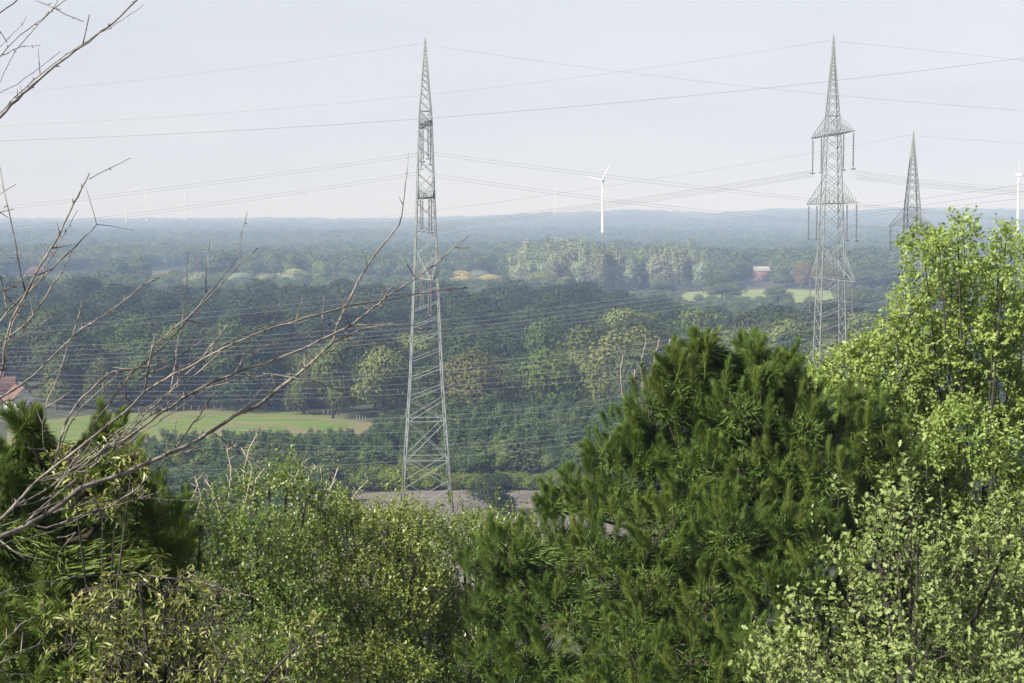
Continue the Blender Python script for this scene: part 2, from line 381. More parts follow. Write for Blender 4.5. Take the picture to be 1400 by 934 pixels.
# closed forest behind: nearest ones are things, the rest one mass
cand = []
y0 = 408.0
while y0 < 745:
    st = 15.5 + 2.0 * (y0 - 400) / 300
    for x0 in np.arange(-0.345 * y0, 0.345 * y0, st):
        x, y = x0 + rng.normal() * st * .28, y0 + rng.normal() * st * .28
        px = x / y * FPX + 700; py = HORIZON + EYE * FPX / y
        if py > 541 and px < 62: continue                     # the farmyard
        if 715 < px < 790 and 430 < y < 505: continue          # dark gap among the crowns
        if px > 905 and y > 590 + rng.normal() * 12: continue  # open towards the far meadow
        cand.append((y, x, px))
    y0 += st * 0.95
cand.sort()
FOREST_I = 125
gl = 'dark green tree among the many crowns of the closed forest behind the meadow'
for y, x, px in cand[:FOREST_I]:
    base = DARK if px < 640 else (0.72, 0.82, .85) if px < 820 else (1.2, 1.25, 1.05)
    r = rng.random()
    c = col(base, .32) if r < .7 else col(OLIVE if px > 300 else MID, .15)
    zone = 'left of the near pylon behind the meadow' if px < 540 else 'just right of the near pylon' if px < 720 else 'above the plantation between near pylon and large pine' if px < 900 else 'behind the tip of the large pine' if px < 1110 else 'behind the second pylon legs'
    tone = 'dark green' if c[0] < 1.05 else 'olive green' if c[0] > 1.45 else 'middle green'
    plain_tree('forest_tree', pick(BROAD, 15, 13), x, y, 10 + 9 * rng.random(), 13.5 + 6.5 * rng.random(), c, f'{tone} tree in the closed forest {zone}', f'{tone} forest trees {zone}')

# young plantation in front of the meadow
pl = []
for y0 in np.arange(293, 348, 4.6):
    for px in np.arange(185, 880, 17.5):
        pl.append((y0 + rng.normal() * 1.3, px + rng.normal() * 5))
pl = [(y, px) for y, px in pl if not (px < 300 and y > 330) and (y < 318 or px > 460 or rng.random() < .55)]
pl.sort()
PLANT_I = 85
gp = 'slim young bluish green tree in the plantation strip between meadow and ploughed field'
PL_REST = []
for q, (y, px) in enumerate(pl):
    x = (px - 700) / FPX * y
    h = (5.5 + 2.2 * rng.random()) * (1.05 if px > 560 else .78) * (1 + (y - 293) / 55 * .30)
    if px < 505: h = min(h, max(1.6, EYE - 290 * y / FPX) * (.75 + .35 * rng.random()))
    c = col((1.15, 1.3, 1.5) if rng.random() < .75 else (1.8, 1.75, 1.3), .14)
    if q < PLANT_I:
        if rng.random() < .5: plain_tree('young_tree', pick(SLIM, 9.3, 3.2), x, y, h * (.8 + .4 * rng.random()), 3.0 + 2.2 * rng.random(), c, gp, 'young trees of the plantation')
        else: plain_tree('young_tree', pick(BROAD, 15, 13), x, y, h * (.6 + .35 * rng.random()), 4.2 + 2.2 * rng.random(), c, 'low rounded young tree in the plantation strip between meadow and ploughed field', 'rounded young trees of the plantation')
    else: PL_REST.append((x, y, h / 9.3 * (0.9 + .2 * rng.random()), 1.15))

for q in range(420):
    px, y = 40 + 430 * rng.random(), 232 + 60 * rng.random(); PL_REST.append(((px - 700) / FPX * y, y, (2.2 + 2.6 * rng.random()) / 9.3, 2.6))

for q in range(650):
    px, y = 905 + 700 * rng.random(), 238 + 172 * rng.random()
    if not (1085 < px < 1190 and y < 268) and not (1195 < px < 1300 and y < 278): PL_REST.append(((px - 700) / FPX * y, y, (2.5 + 5 * rng.random() * (y > 285)) / 9.3, 2.2))

# poplars, pale willows, hedgerow trees and trees by the far meadow
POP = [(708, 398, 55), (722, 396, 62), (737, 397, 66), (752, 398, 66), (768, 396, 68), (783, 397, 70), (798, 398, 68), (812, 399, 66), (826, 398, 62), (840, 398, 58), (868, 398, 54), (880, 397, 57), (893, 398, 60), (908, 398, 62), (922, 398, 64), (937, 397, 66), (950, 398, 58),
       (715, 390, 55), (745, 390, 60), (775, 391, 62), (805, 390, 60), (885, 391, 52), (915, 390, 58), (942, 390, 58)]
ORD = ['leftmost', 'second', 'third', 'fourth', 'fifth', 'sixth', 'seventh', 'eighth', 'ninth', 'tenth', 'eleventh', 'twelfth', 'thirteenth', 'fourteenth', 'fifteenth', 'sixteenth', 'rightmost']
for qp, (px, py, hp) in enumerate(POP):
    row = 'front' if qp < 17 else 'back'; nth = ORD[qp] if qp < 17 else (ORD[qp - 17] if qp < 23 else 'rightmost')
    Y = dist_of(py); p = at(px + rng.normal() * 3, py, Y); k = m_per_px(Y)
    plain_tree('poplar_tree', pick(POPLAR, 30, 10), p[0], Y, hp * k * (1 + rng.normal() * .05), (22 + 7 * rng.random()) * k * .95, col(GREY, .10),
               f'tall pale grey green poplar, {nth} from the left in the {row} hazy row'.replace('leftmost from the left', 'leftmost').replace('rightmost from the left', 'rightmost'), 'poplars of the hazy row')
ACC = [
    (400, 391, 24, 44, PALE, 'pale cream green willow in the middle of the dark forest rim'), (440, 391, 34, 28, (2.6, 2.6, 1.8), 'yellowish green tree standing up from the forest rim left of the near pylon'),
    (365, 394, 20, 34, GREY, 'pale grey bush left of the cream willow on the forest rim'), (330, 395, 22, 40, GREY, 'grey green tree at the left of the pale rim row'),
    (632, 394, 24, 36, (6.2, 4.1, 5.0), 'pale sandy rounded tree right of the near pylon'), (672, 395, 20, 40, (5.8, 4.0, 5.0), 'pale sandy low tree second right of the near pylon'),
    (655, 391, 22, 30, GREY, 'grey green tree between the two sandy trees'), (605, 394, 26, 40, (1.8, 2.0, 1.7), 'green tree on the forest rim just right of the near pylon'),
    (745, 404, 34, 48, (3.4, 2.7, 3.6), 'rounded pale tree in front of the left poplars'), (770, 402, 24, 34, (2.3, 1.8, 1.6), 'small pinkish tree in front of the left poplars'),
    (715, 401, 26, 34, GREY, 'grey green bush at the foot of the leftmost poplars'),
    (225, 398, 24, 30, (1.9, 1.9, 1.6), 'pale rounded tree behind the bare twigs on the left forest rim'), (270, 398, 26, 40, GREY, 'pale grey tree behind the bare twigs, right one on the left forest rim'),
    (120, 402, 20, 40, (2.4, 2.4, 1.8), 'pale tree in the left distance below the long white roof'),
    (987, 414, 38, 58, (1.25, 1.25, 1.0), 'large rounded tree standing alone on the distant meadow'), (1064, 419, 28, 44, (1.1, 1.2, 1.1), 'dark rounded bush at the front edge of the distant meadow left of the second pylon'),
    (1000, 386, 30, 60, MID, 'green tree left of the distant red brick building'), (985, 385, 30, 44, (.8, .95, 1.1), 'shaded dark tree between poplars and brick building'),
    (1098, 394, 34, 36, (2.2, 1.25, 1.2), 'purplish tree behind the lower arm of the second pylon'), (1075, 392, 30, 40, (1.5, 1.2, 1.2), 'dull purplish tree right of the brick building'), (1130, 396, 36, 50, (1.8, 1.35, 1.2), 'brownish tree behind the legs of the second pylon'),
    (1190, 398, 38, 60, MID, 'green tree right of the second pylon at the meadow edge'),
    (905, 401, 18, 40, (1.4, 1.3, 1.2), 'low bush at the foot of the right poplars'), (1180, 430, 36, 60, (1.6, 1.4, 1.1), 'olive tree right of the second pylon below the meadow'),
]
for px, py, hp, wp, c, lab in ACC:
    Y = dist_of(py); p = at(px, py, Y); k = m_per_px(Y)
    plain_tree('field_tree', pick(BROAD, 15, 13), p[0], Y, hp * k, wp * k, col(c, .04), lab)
Y = 258; p = at(676, 720, Y)
plain_tree('round_bush', pick(BROAD, 15, 13), p[0], Y, 6.4, 7.4, (.35, .45, .5), 'dark round bush standing on the ploughed field right of the near pylon', cat='bush')

# masses: one object each, points carrying tree instances
def mass(name, pts, pool, scale0, color, zoff=0.0):
    """pts: x, y, scale, widening"""
    P = np.array(pts, float)
    V = np.stack([P[:, 0], P[:, 1], ground_z(P[:, 0], P[:, 1]) + zoff], -1)
    me = bpy.data.meshes.new(name); me.vertices.add(len(V)); me.vertices.foreach_set('co', V.astype(np.float32).ravel())
    s = np.stack([P[:, 2] * P[:, 3], P[:, 2] * P[:, 3], P[:, 2]], -1) * scale0
    a = me.attributes.new('size', 'FLOAT_VECTOR', 'POINT'); a.data.foreach_set('vector', s.astype(np.float32).ravel())
    a = me.attributes.new('turn', 'FLOAT', 'POINT'); a.data.foreach_set('value', (rng.random(len(V)) * 6.283).astype(np.float32))
    me.materials.append(WL); me.update()
    o = kind(link(name, me), 'stuff'); o.color = (*color, 1)
    g = bpy.data.node_groups.new(name, 'GeometryNodeTree')
    g.interface.new_socket('Geometry', in_out='INPUT', socket_type='NodeSocketGeometry')
    g.interface.new_socket('Geometry', in_out='OUTPUT', socket_type='NodeSocketGeometry')
    gi = g.nodes.new('NodeGroupInput'); go = g.nodes.new('NodeGroupOutput')
    jn = g.nodes.new('GeometryNodeJoinGeometry')
    for src in pool:
        oi = g.nodes.new('GeometryNodeObjectInfo'); oi.inputs['Object'].default_value = src; oi.inputs['As Instance'].default_value = True
        oi.transform_space = 'ORIGINAL'; g.links.new(oi.outputs['Geometry'], jn.inputs['Geometry'])
    ip = g.nodes.new('GeometryNodeInstanceOnPoints'); ip.inputs['Pick Instance'].default_value = True
    sz = g.nodes.new('GeometryNodeInputNamedAttribute'); sz.data_type = 'FLOAT_VECTOR'; sz.inputs['Name'].default_value = 'size'
    tn = g.nodes.new('GeometryNodeInputNamedAttribute'); tn.data_type = 'FLOAT'; tn.inputs['Name'].default_value = 'turn'
    cx = g.nodes.new('ShaderNodeCombineXYZ'); e2r = g.nodes.new('FunctionNodeEulerToRotation')
    g.links.new(tn.outputs['Attribute'], cx.inputs['Z']); g.links.new(cx.outputs[0], e2r.inputs[0])
    mtp = g.nodes.new('GeometryNodeMeshToPoints')
    g.links.new(gi.outputs[0], mtp.inputs['Mesh']); g.links.new(mtp.outputs[0], ip.inputs['Points'])
    g.links.new(jn.outputs[0], ip.inputs['Instance']); g.links.new(sz.outputs['Attribute'], ip.inputs['Scale'])
    g.links.new(e2r.outputs[0], ip.inputs['Rotation']); g.links.new(ip.outputs[0], go.inputs[0])
    md = o.modifiers.new('instances', 'NODES'); md.node_group = g
    return o
def proto_objs(pool):
    """crown objects already standing in the scene that use these meshes"""
    out = []
    for cm, tm in pool:
        for o in COL.objects:
            if o.type == 'MESH' and o.data == cm: out.append(o); break
    return out
# a few nearer trees of the far wood are things, and lend their crowns to the far masses
MIDW = [(40, 402, 26, 44), (95, 398, 30, 50), (175, 380, 26, 50), (300, 378, 26, 50), (480, 386, 24, 44), (560, 384, 26, 50), (1165, 384, 30, 50), (1215, 396, 34, 56), (1225, 380, 30, 46), (860, 382, 24, 40)]
MIDL = ['hazy tree left of the pink roofed farmhouse', 'hazy tree right of the pink roofed farmhouse', 'hazy tree below the long white roof', 'hazy tree behind the pale left rim trees', 'hazy tree left of the near pylon lower arm', 'hazy tree directly behind the near pylon lower arm', 'hazy tree right of the second pylon lower arm', 'hazy tree below the small pylon, left side', 'hazy tree behind the small pylon legs', 'hazy tree in the gap of the poplar row']
for q, (px, py, hp, wp) in enumerate(MIDW):
    Y = dist_of(py); p = at(px, py, Y); k = m_per_px(Y)
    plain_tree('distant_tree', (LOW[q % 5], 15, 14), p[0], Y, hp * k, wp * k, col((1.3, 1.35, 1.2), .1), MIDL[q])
bpy.context.view_layer.update()
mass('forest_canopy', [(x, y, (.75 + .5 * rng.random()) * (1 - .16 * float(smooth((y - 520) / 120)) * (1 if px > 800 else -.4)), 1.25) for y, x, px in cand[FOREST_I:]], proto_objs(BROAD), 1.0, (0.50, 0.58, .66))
mass('plantation_growth', PL_REST, proto_objs(SLIM), 1.0, (1.0, 1.15, 1.35))
def vnoise(x, y, s, ph):
    return np.sin(x / s + ph + 1.7 * np.sin(y / s * .7 + ph)) * np.sin(y / s * 1.3 + 2.1 * ph + 1.3 * np.sin(x / s * .9))
far = []
y0 = 745.0
while y0 < 7600:
    st = 12.5 + (y0 - 745) * 0.0045
    for x0 in np.arange(-0.36 * y0, 0.36 * y0, st):
        x, y = x0 + rng.normal() * st * .3, y0 + rng.normal() * st * .3
        px = x / y * FPX + 700; py = HORIZON + EYE * FPX / y
        if 922 < px < 1143 and 393.5 < py < 416: continue
        if 793 < px < 903 and 397 < py < 404.5: continue
        low = 1.0
        if y < 1230 and 205 < px < 700: low = .42
        if y < 1150 and px <= 205 and vnoise(x, y, 60., 1.3) < .3: low = .45
        if y < 1095 and 690 <= px < 1280: low = .30
        if y > 960 and vnoise(x, y * .35, 90. + y * .03, .6) > .78: continue
        if 55 < px < 285 and 350 < py < 357: continue
        if 1015 < px < 1062 and 378 < py < 402: continue
        if 20 < px < 90 and 376 < py < 400: continue
        sc = (.85 + .45 * rng.random()) * (1 + .25 * vnoise(x, y, 150., 2.2)) * (st / 14 if y > 2500 else 1) ** .35
        far.append((x, y, sc * low, max(1., st / 13.5) * (1.5 if low < 1 else 1)))
    y0 += st * (1.0 if y0 < 1600 else 1.25)
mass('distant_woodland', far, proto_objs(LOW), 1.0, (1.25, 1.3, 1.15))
# scrub strip behind the ploughed field
scr = []
for px in np.arange(430, 900, 3.0):
    for q in range(3):
        Y = 289 - 6 * rng.random(); scr.append(((px + rng.normal() * 2 - 700) / FPX * Y, Y, .10 + .09 * rng.random() * (1.6 if px < 600 else .8), 1.4))
mass('hedge_strip', scr, proto_objs(LOW), 1.0, (1.9, 1.85, .9))

# ------------------------------------------------------------------ meadow fence
fz = thing('meadow_fence', 'low wire fence with thin posts along the back of the meadow', 'fence')
fp = [(190, 566), (240, 564), (290, 562.4), (340, 561.4), (380, 563), (420, 566.4), (450, 570), (480, 574), (500, 579)]
fx = np.interp(np.linspace(0, 8, 40), range(9), [a for a, b in fp]); fy = np.interp(np.linspace(0, 8, 40), range(9), [b for a, b in fp])
pm = MB(); pm.box((0, 0, .65), (.07, .07, .68)); pmesh = pm.mesh('post', M['post'])
FP = []
for a, b in zip(fx, fy):
    q = at(a, b, dist_of(b)); FP.append(q); link('post', pmesh, fz, (q[0], q[1], 0.0))
for h in (.55, 1.05):
    w = MB(); w.tube(np.array(FP) * np.array((1, 1, 0)) + np.array((0, 0, h)), .012, 3); w.build('rail_wire', M['post'], fz)

# ------------------------------------------------------------------ buildings
def house(name, label, cat, px, py, wm, dm, hw, hr, rz, mw, mr, windows=True, hip=0.0, chimney=True):
    Y = dist_of(py); p = at(px, py, Y)
    t = thing(name, label, cat, (p[0], Y, float(ground_z(p[0], Y))), rz)
    w, d = wm / 2, dm / 2                                    # ridge runs along local x (length wm), gables at +-x
    b = MB(); b.box((0, 0, hw / 2 - .2), (w, d, hw / 2 + .2))
    if not hip:
        for s in (-1, 1): b.add([(s * w, -d, hw), (s * w, d, hw), (s * w, 0, hr)], [(0, 1, 2)])
    b.build('wall', mw, t)
    o, th = .35, .18
    hx = w + o - hip; r = MB()
    for s in (-1, 1):
        lo = s * (d + o); zl = hw - o * (hr - hw) / d
        r.add([(-w - o, lo, zl), (w + o, lo, zl), (hx, 0, hr), (-hx, 0, hr), (-w - o, lo, zl + th), (w + o, lo, zl + th), (hx, 0, hr + th), (-hx, 0, hr + th)],
              [(0, 1, 2, 3), (4, 5, 6, 7), (0, 1, 5, 4), (0, 3, 7, 4), (1, 2, 6, 5)])
        if hip: r.add([(s * (w + o), -d - o, zl + th), (s * (w + o), d + o, zl + th), (s * hx, 0, hr + th)], [(0, 1, 2)])
    rf = r.build('roof', mr, t)
    if chimney:
        c = MB(); c.box((w * .4, .0, hr + .35), (.3, .3, .8)); c.build('chimney', M['brick'], rf)
    if windows:
        gm = MB(); gm.box((0, 0, 0), (.03, .45, .6)); g = gm.mesh('window', M['glass'])
        for s in (-1, 1):
            for yy in (-d * .5, d * .5):
                for zz in ([hw * .5] if hw < 4 else [hw * .3, hw * .75]): link('window', g, t, (s * (w + .02), yy, zz))
        gm = MB(); gm.box((0, 0, 0), (.5, .03, .6)); g = gm.mesh('window', M['glass'])
        for s in (-1, 1):
            for xx in np.linspace(-w * .7, w * .7, max(2, int(wm / 3.5))): link('window', g, t, (xx, s * (d + .02), hw * .5))
        dm_ = MB(); dm_.box((0, -d - .03, 1.0), (.5, .04, 1.0)); dm_.build('door', M['post'], t)
    return t
house('farm_house', 'white gabled house with red tiled roof left of the meadow', 'house', 27, 560, 6.8, 5.4, 2.7, 5.3, R(-58), M['render'], M['rtile'])
house('farm_house', 'orange roofed house cut by the left edge of the picture', 'house', -6, 553, 9, 7, 3.2, 6.4, R(8), M['cream'], M['otile'])
house('garden_shed', 'tiny grey shed with a pitched roof at the forest edge', 'shed', 107, 548, 2.0, 2.0, 1.8, 2.9, R(-60), M['gtile'], M['gtile'], False, 0, False)
house('brick_building', 'distant red brick building with a pale roof beside the far meadow', 'building', 1040, 384, 11, 8, 7.6, 10.2, R(4), M['brick'], M['wroof'], True, 0, False)
house('hip_roof_house', 'distant cream house under a broad pink hipped roof', 'house', 50, 386, 15, 11, 6.0, 11.0, R(6), M['cream'], M['rtile'], True, 4.0, False)
house('long_barn', 'distant long barn with a white roof in the left haze', 'barn', 162, 364, 19, 10, 5.5, 7.5, R(2), M['render'], M['wroof'], False, 0, False)

# ------------------------------------------------------------------ lattice pylons
um = MB(); um.box((0, 0, .5), (.5, .5, .5)); UNIT = um.mesh('brace', M['steel'])
def bar(name, a, b, r, parent, me=None):
    a = Vector(a); b = Vector(b); d = b - a
    o = bpy.data.objects.new(name, me or UNIT); COL.objects.link(o); o.parent = parent
    q = d.to_track_quat('Z', 'Y'); o.matrix_local = Matrix.Translation(a) @ q.to_matrix().to_4x4() @ Matrix.Diagonal((r, r, d.length, 1))
    return o
def ins_mesh(length):
    prof = [(.02, 0), (.03, -.25)]
    n = int(length / .22)
    for q in range(n):
        z = -.3 - q * (length - .6) / n; prof += [(.05, z), (.15, z - .06), (.13, z - .11), (.05, z - .13)]
    prof += [(.04, -length + .25), (.04, -length)]
    b = MB(); b.lathe(prof, 8); b.box((0, 0, -length), (.32, .05, .09))
    return b.mesh('insulator_string', M['insul'])
INS = {}
def pylon(label, px, Y, phi, prof, arms, panels, bar_r, leg_r, single=None, belts=()):
    """prof: (z, half width); arms: (z, half length, root height, [(offset, string length)]); the arms point along local y"""
    p = at(px, 300, Y); t = thing('lattice_pylon', label, 'pylon', (p[0], Y, 0), phi)
    zs = [a for a, b in prof]; wsx = [b for a, b in prof]
    wd = lambda z: float(np.interp(z, zs, wsx))
    for sx in (-1, 1):
        for sy in (-1, 1):
            b = MB(); b.tube([(sx * w, sy * w, z) for z, w in prof], [leg_r * (1 if z < 50 else .75) for z, w in prof], 4); b.build('leg', M['steel'], t)
    corner = lambda k, z: ((1, 1), (-1, 1), (-1, -1), (1, -1))[k % 4] + (z,)
    def P(k, z): c = corner(k, z); w = wd(z); return (c[0] * w, c[1] * w, z)
    for q in range(len(panels) - 1):
        z0, z1 = panels[q], panels[q + 1]
        for k in range(4):
            if single and single[0] < z0 < single[1] and k % 2 == 0:
                # open front and back: one slanting bar only
                if k == 0: bar('brace', P(1, z0), P(0, z1 - (z1 - z0) * .35), bar_r, t)
                else: bar('brace', P(2, z0), P(3, z1 - (z1 - z0) * .35), bar_r, t)
                continue
            bar('brace', P(k, z0), P(k + 1, z1), bar_r, t); bar('brace', P(k + 1, z0), P(k, z1), bar_r, t)
    for z in belts:
        for k in range(4): bar('belt', P(k, z), P(k + 1, z), bar_r * 1.5, t)
    for z, hl, rh, strings in arms:
        w0, w1 = wd(z), wd(z + rh)
        for s in (-1, 1):
            b = MB(); tip = np.array((0, s * hl, z))
            lo = [np.array((e * w0, s * w0, z)) for e in (-1, 1)]; hi = [np.array((e * w1, s * w1, z + rh)) for e in (-1, 1)]
            for e in (0, 1):
                b.tube([lo[e], tip + np.array((.12 * (2 * e - 1), 0, 0))], bar_r * .75, 4); b.tube([hi[e], tip + np.array((.12 * (2 * e - 1), 0, 0))], bar_r * .7, 4)
                for q in range(1, 7):
                    f = q / 7; a = lo[e] + (tip - lo[e]) * f; c = hi[e] + (tip - hi[e]) * f; a2 = lo[e] + (tip - lo[e]) * (f - 1 / 7)
                    b.tube([a, c], bar_r * .4, 3); b.tube([a2, c], bar_r * .4, 3)
            for q in range(0, 7):
                f = q / 7; f2 = (q + 1) / 7
                b.tube([lo[0] + (tip - lo[0]) * f, lo[1] + (tip - lo[1]) * f], bar_r * .4, 3); b.tube([lo[0] + (tip - lo[0]) * f, lo[1] + (tip - lo[1]) * f2], bar_r * .4, 3)
            b.build('cross_arm', M['steel'], t)
            for off, ln in strings:
                if ln not in INS: INS[ln] = ins_mesh(ln)
                link('insulator_string', INS[ln], t, (0, s * hl * off, z - .05))
    b = MB(); b.lathe([(.0, zs[-1] + .6), (.06, zs[-1] + .5), (wsx[-1] + .03, zs[-1]), (wsx[-1] + .03, zs[-1] - .4)], 6); b.build('peak_cap', M['steel'], t)
    # concrete feet
    for sx in (-1, 1):
        for sy in (-1, 1):
            b = MB(); b.box((sx * wsx[0], sy * wsx[0], .12), (.45, .45, .3)); b.build('footing', M['concrete'], t)
    return t
def panelset(z0, z1, wdt, ratio=2.0):
    out = [z0]; zs = [a for a, b in wdt]; ws = [b for a, b in wdt]
    while out[-1] < z1 - .3: out.append(min(z1, out[-1] + max(.55, ratio * float(np.interp(out[-1], zs, ws)))))
    if out[-1] - out[-2] < .5: out.pop(-2)
    return out
PR1 = [(0, 3.75), (11.5, 2.95), (20.7, 2.35), (35.5, 1.72), (47, 1.28), (58, .95), (60, .85), (65, .45), (70.3, .07)]
pan1 = [0, 4.2, 8.2, 14] + panelset(14, 35.5, PR1, 1.15)[1:] + panelset(35.5, 70, PR1, 1.75)[1:]
pylon('tall lattice pylon seen end on, nearest and left of centre', 582, 262, R(6.2), PR1,
      [(58.0, 12.5, 2.1, [(.93, 6.2), (.5, 5.2)]), (47.2, 14.5, 2.6, [(.93, 5.0), (.55, 5.0)]), (35.4, 13.5, 4.2, [(.93, 5.0), (.5, 5.0)])], pan1, .085, .12, (14, 34), (14, 8.2, 35.5, 58, 60, 47.2))
PR2 = [(0, 2.8), (21, 2.02), (35.5, 1.65), (46.3, 1.32), (56.2, 1.0), (58.9, .84), (64.5, .42), (70.1, .07)]
pan2 = panelset(0, 33, PR2, 1.1) + panelset(33, 70, PR2, 1.5)[1:]
pylon('lattice pylon with three pairs of cross arms and hanging insulators, right of centre', 1136.5, 255, R(4.3), PR2,
      [(56.2, 12.0, 2.6, [(.95, 5.2), (.52, 5.2)]), (46.3, 14.2, 3.2, [(.95, 5.2), (.6, 5.2)]), (35.4, 12.6, 4.6, [(.95, 5.2), (.55, 5.2)])], pan2, .07, .10, (0.1, 32), (35.5, 56.2, 58.9, 46.3))
PR3 = [(0, 2.5), (30, 1.35), (42.9, 1.05), (45.8, .96), (52, .45), (56.7, .06)]
pan3 = panelset(0, 56.5, PR3, 1.5)
pylon('smaller lattice pylon with one pair of cross arms behind the bright tree', 1247, 265, R(2.2), PR3,
      [(42.9, 13.4, 2.9, [(.95, 3.6)])], pan3, .07, .10, None, (42.9, 45.8))

# ------------------------------------------------------------------ conductors and earth wires
def wire(label, pts, Y0, Y1, r=.021, group=None, x0=None, x1=None, name='power_line', cat='cable'):
    """pts: (px, py) along the wire; parabola through them; Y runs from Y0 at px 0 to Y1 at px 1400"""
    xs = np.array([a for a, b in pts], float); yy = np.array([b for a, b in pts], float)
    deg = 2 if len(pts) > 2 else 1
    c = np.polyfit(xs, yy, deg)
    lo = xs.min() if x0 is None else x0; hi = xs.max() if x1 is None else x1
    X = np.linspace(lo, hi, 34)
    Pn = np.array([at(x, np.polyval(c, x), Y0 + (Y1 - Y0) * x / 1400) for x in X])
    b = MB(); b.tube(Pn, r, 4); o = b.build(name, M['wire'])
    return tag(o, label, cat, group)
FAR_L, FAR_R = -500, 1900
wire('earth wire from the tip of the near pylon to the left', [(0, 128), (300, 97), (575, 60)], 262, 262, .017, x0=FAR_L)
wire('earth wire from the tip of the near pylon to the right', [(575, 60), (1050, 121), (1400, 151)], 262, 262, .017, x1=FAR_R)
wire('earth wire from the tip of the second pylon to the left behind the near pylon', [(0, 172), (560, 133), (840, 98), (1135, 56)], 262, 254, .017, x0=FAR_L)
wire('earth wire from the tip of the second pylon to the right edge', [(1136, 56), (1300, 72), (1400, 83)], 254, 255, .017, x1=FAR_R)
wire('single sagging wire crossing the whole sky from left edge to upper right', [(0, 193), (560, 163), (1050, 121), (1400, 79)], 225, 225, .022, x0=FAR_L, x1=FAR_R)
wire('earth wire from the tip of the small pylon to the left', [(1246, 185), (1050, 218), (600, 288), (250, 326)], 285, 266, .016, x0=-200)
wire('earth wire from the tip of the small pylon to the right edge', [(1246, 185), (1330, 191.5), (1400, 196)], 265, 265, .016, x1=FAR_R)
def bundle(what, xs, rows, Y0, Y1, r, group, x0=None, x1=None, dY=0.0):
    words = ['topmost', 'second from the top', 'third from the top', 'fourth from the top', 'fifth from the top', 'sixth from the top', 'seventh from the top', 'eighth from the top']
    n = len(rows)
    for q, row in enumerate(rows):
        w = ('upper' if q == 0 else 'lower') if n == 2 else ('lowest' if q == n - 1 else words[q])
        wire(f'{w} of the {what}', list(zip(xs, row)), Y0 + dY * q, Y1 + dY * q, r, group, x0, x1)
bundle('upper wire pair leaving the near pylon leftward', (0, 300, 560, 572), [(283, 247, 211, 209), (287, 251, 215, 213)], 262, 262, .017, 'left upper pair of the near pylon', x0=FAR_L)
bundle('lower wire pair leaving the near pylon leftward', (0, 300, 560, 572), [(313, 276, 237, 235), (317, 280, 241, 239)], 262, 262, .017, 'left lower pair of the near pylon', x0=FAR_L)
bundle('upper wire pair leaving the near pylon rightward', (583, 862, 1140), [(207, 243, 275), (211, 247, 278)], 262, 262, .017, 'right upper pair of the near pylon', x1=FAR_R)
bundle('lower wire pair leaving the near pylon rightward', (583, 866, 1100, 1400), [(236, 276, 301, 325), (240, 280, 304, 328)], 262, 262, .017, 'right lower pair of the near pylon', x1=FAR_R)
bundle('wires from the near pylon middle arm rightward', (590, 680, 860), [(309, 323, 346), (312, 327, 350)], 262, 262, .017, 'middle arm wires of the near pylon', x1=1150)
bundle('wires fanning left from the second pylon top arm', (1112, 866, 600, 300, 0), [(233, 271, 306, 331, 349), (235, 274, 308, 334, 352), (238, 277, 310, 337, 356), (240, 280, 313, 339, 359)], 262, 254, .02, 'left upper wires of the second pylon', x0=FAR_L, dY=1.5)
bundle('wires running right from the second pylon top arm', (1160, 1240, 1400), [(232, 243, 257), (234, 246, 260), (238, 248.5, 262), (241, 250.5, 264), (243, 253, 267)], 254, 255, .017, 'right upper wires of the second pylon', x1=FAR_R, dY=1.5)
bundle('wires rising rightward past the small pylon', (1160, 1260, 1400), [(286, 272, 252), (296, 281, 261), (299, 287, 271)], 240, 240, .018, 'rising wires at the right', x1=FAR_R)
bundle('dark wires falling right beside the small pylon', (1140, 1215, 1400), [(306, 313, 327), (309, 316, 330)], 256, 256, .018, 'falling wires at the right', x1=FAR_R)
bundle('wires left of the second pylon middle arm', (1106, 1040, 985, 820, 580, 0), [(326, 341, 350, 371, 393, 452), (330, 345, 354, 377, 400, 458)], 254, 256, .016, 'left middle wires of the second pylon', x0=FAR_L)
bundle('upper set of pale wires over the forest', (1140, 985, 820, 580, 0), [(364, 391, 415, 438, 476), (370, 397, 421, 445, 482), (378, 403, 427, 452, 489), (385, 409, 433, 457, 496), (391, 415, 439, 462, 502)], 236, 232, .015, 'upper set of wires over the forest', FAR_L, FAR_R, 2.0)
bundle('middle set of pale wires over the forest edge', (1250, 1040, 820, 600, 0), [(408, 436, 478, 505, 508), (416, 446, 484, 511, 515), (428, 457, 490, 515, 522), (440, 468, 501, 526, 530), (452, 480, 508, 533, 537), (466, 494, 515, 541, 543)], 222, 214, .014, 'middle set of wires over the forest', FAR_L, FAR_R, 2.0)
bundle('lowest set of pale wires before the plantation', (1000, 800, 600, 400, 100), [(517, 546, 567, 577, 550), (524, 553, 574, 584, 556), (538, 565, 587, 598, 562), (552, 586, 605, 614, 568), (563, 592, 612, 623, 590), (578, 604, 625, 642, 640)], 205, 198, .013, 'lower set of wires over the plantation', FAR_L, FAR_R, 2.0)

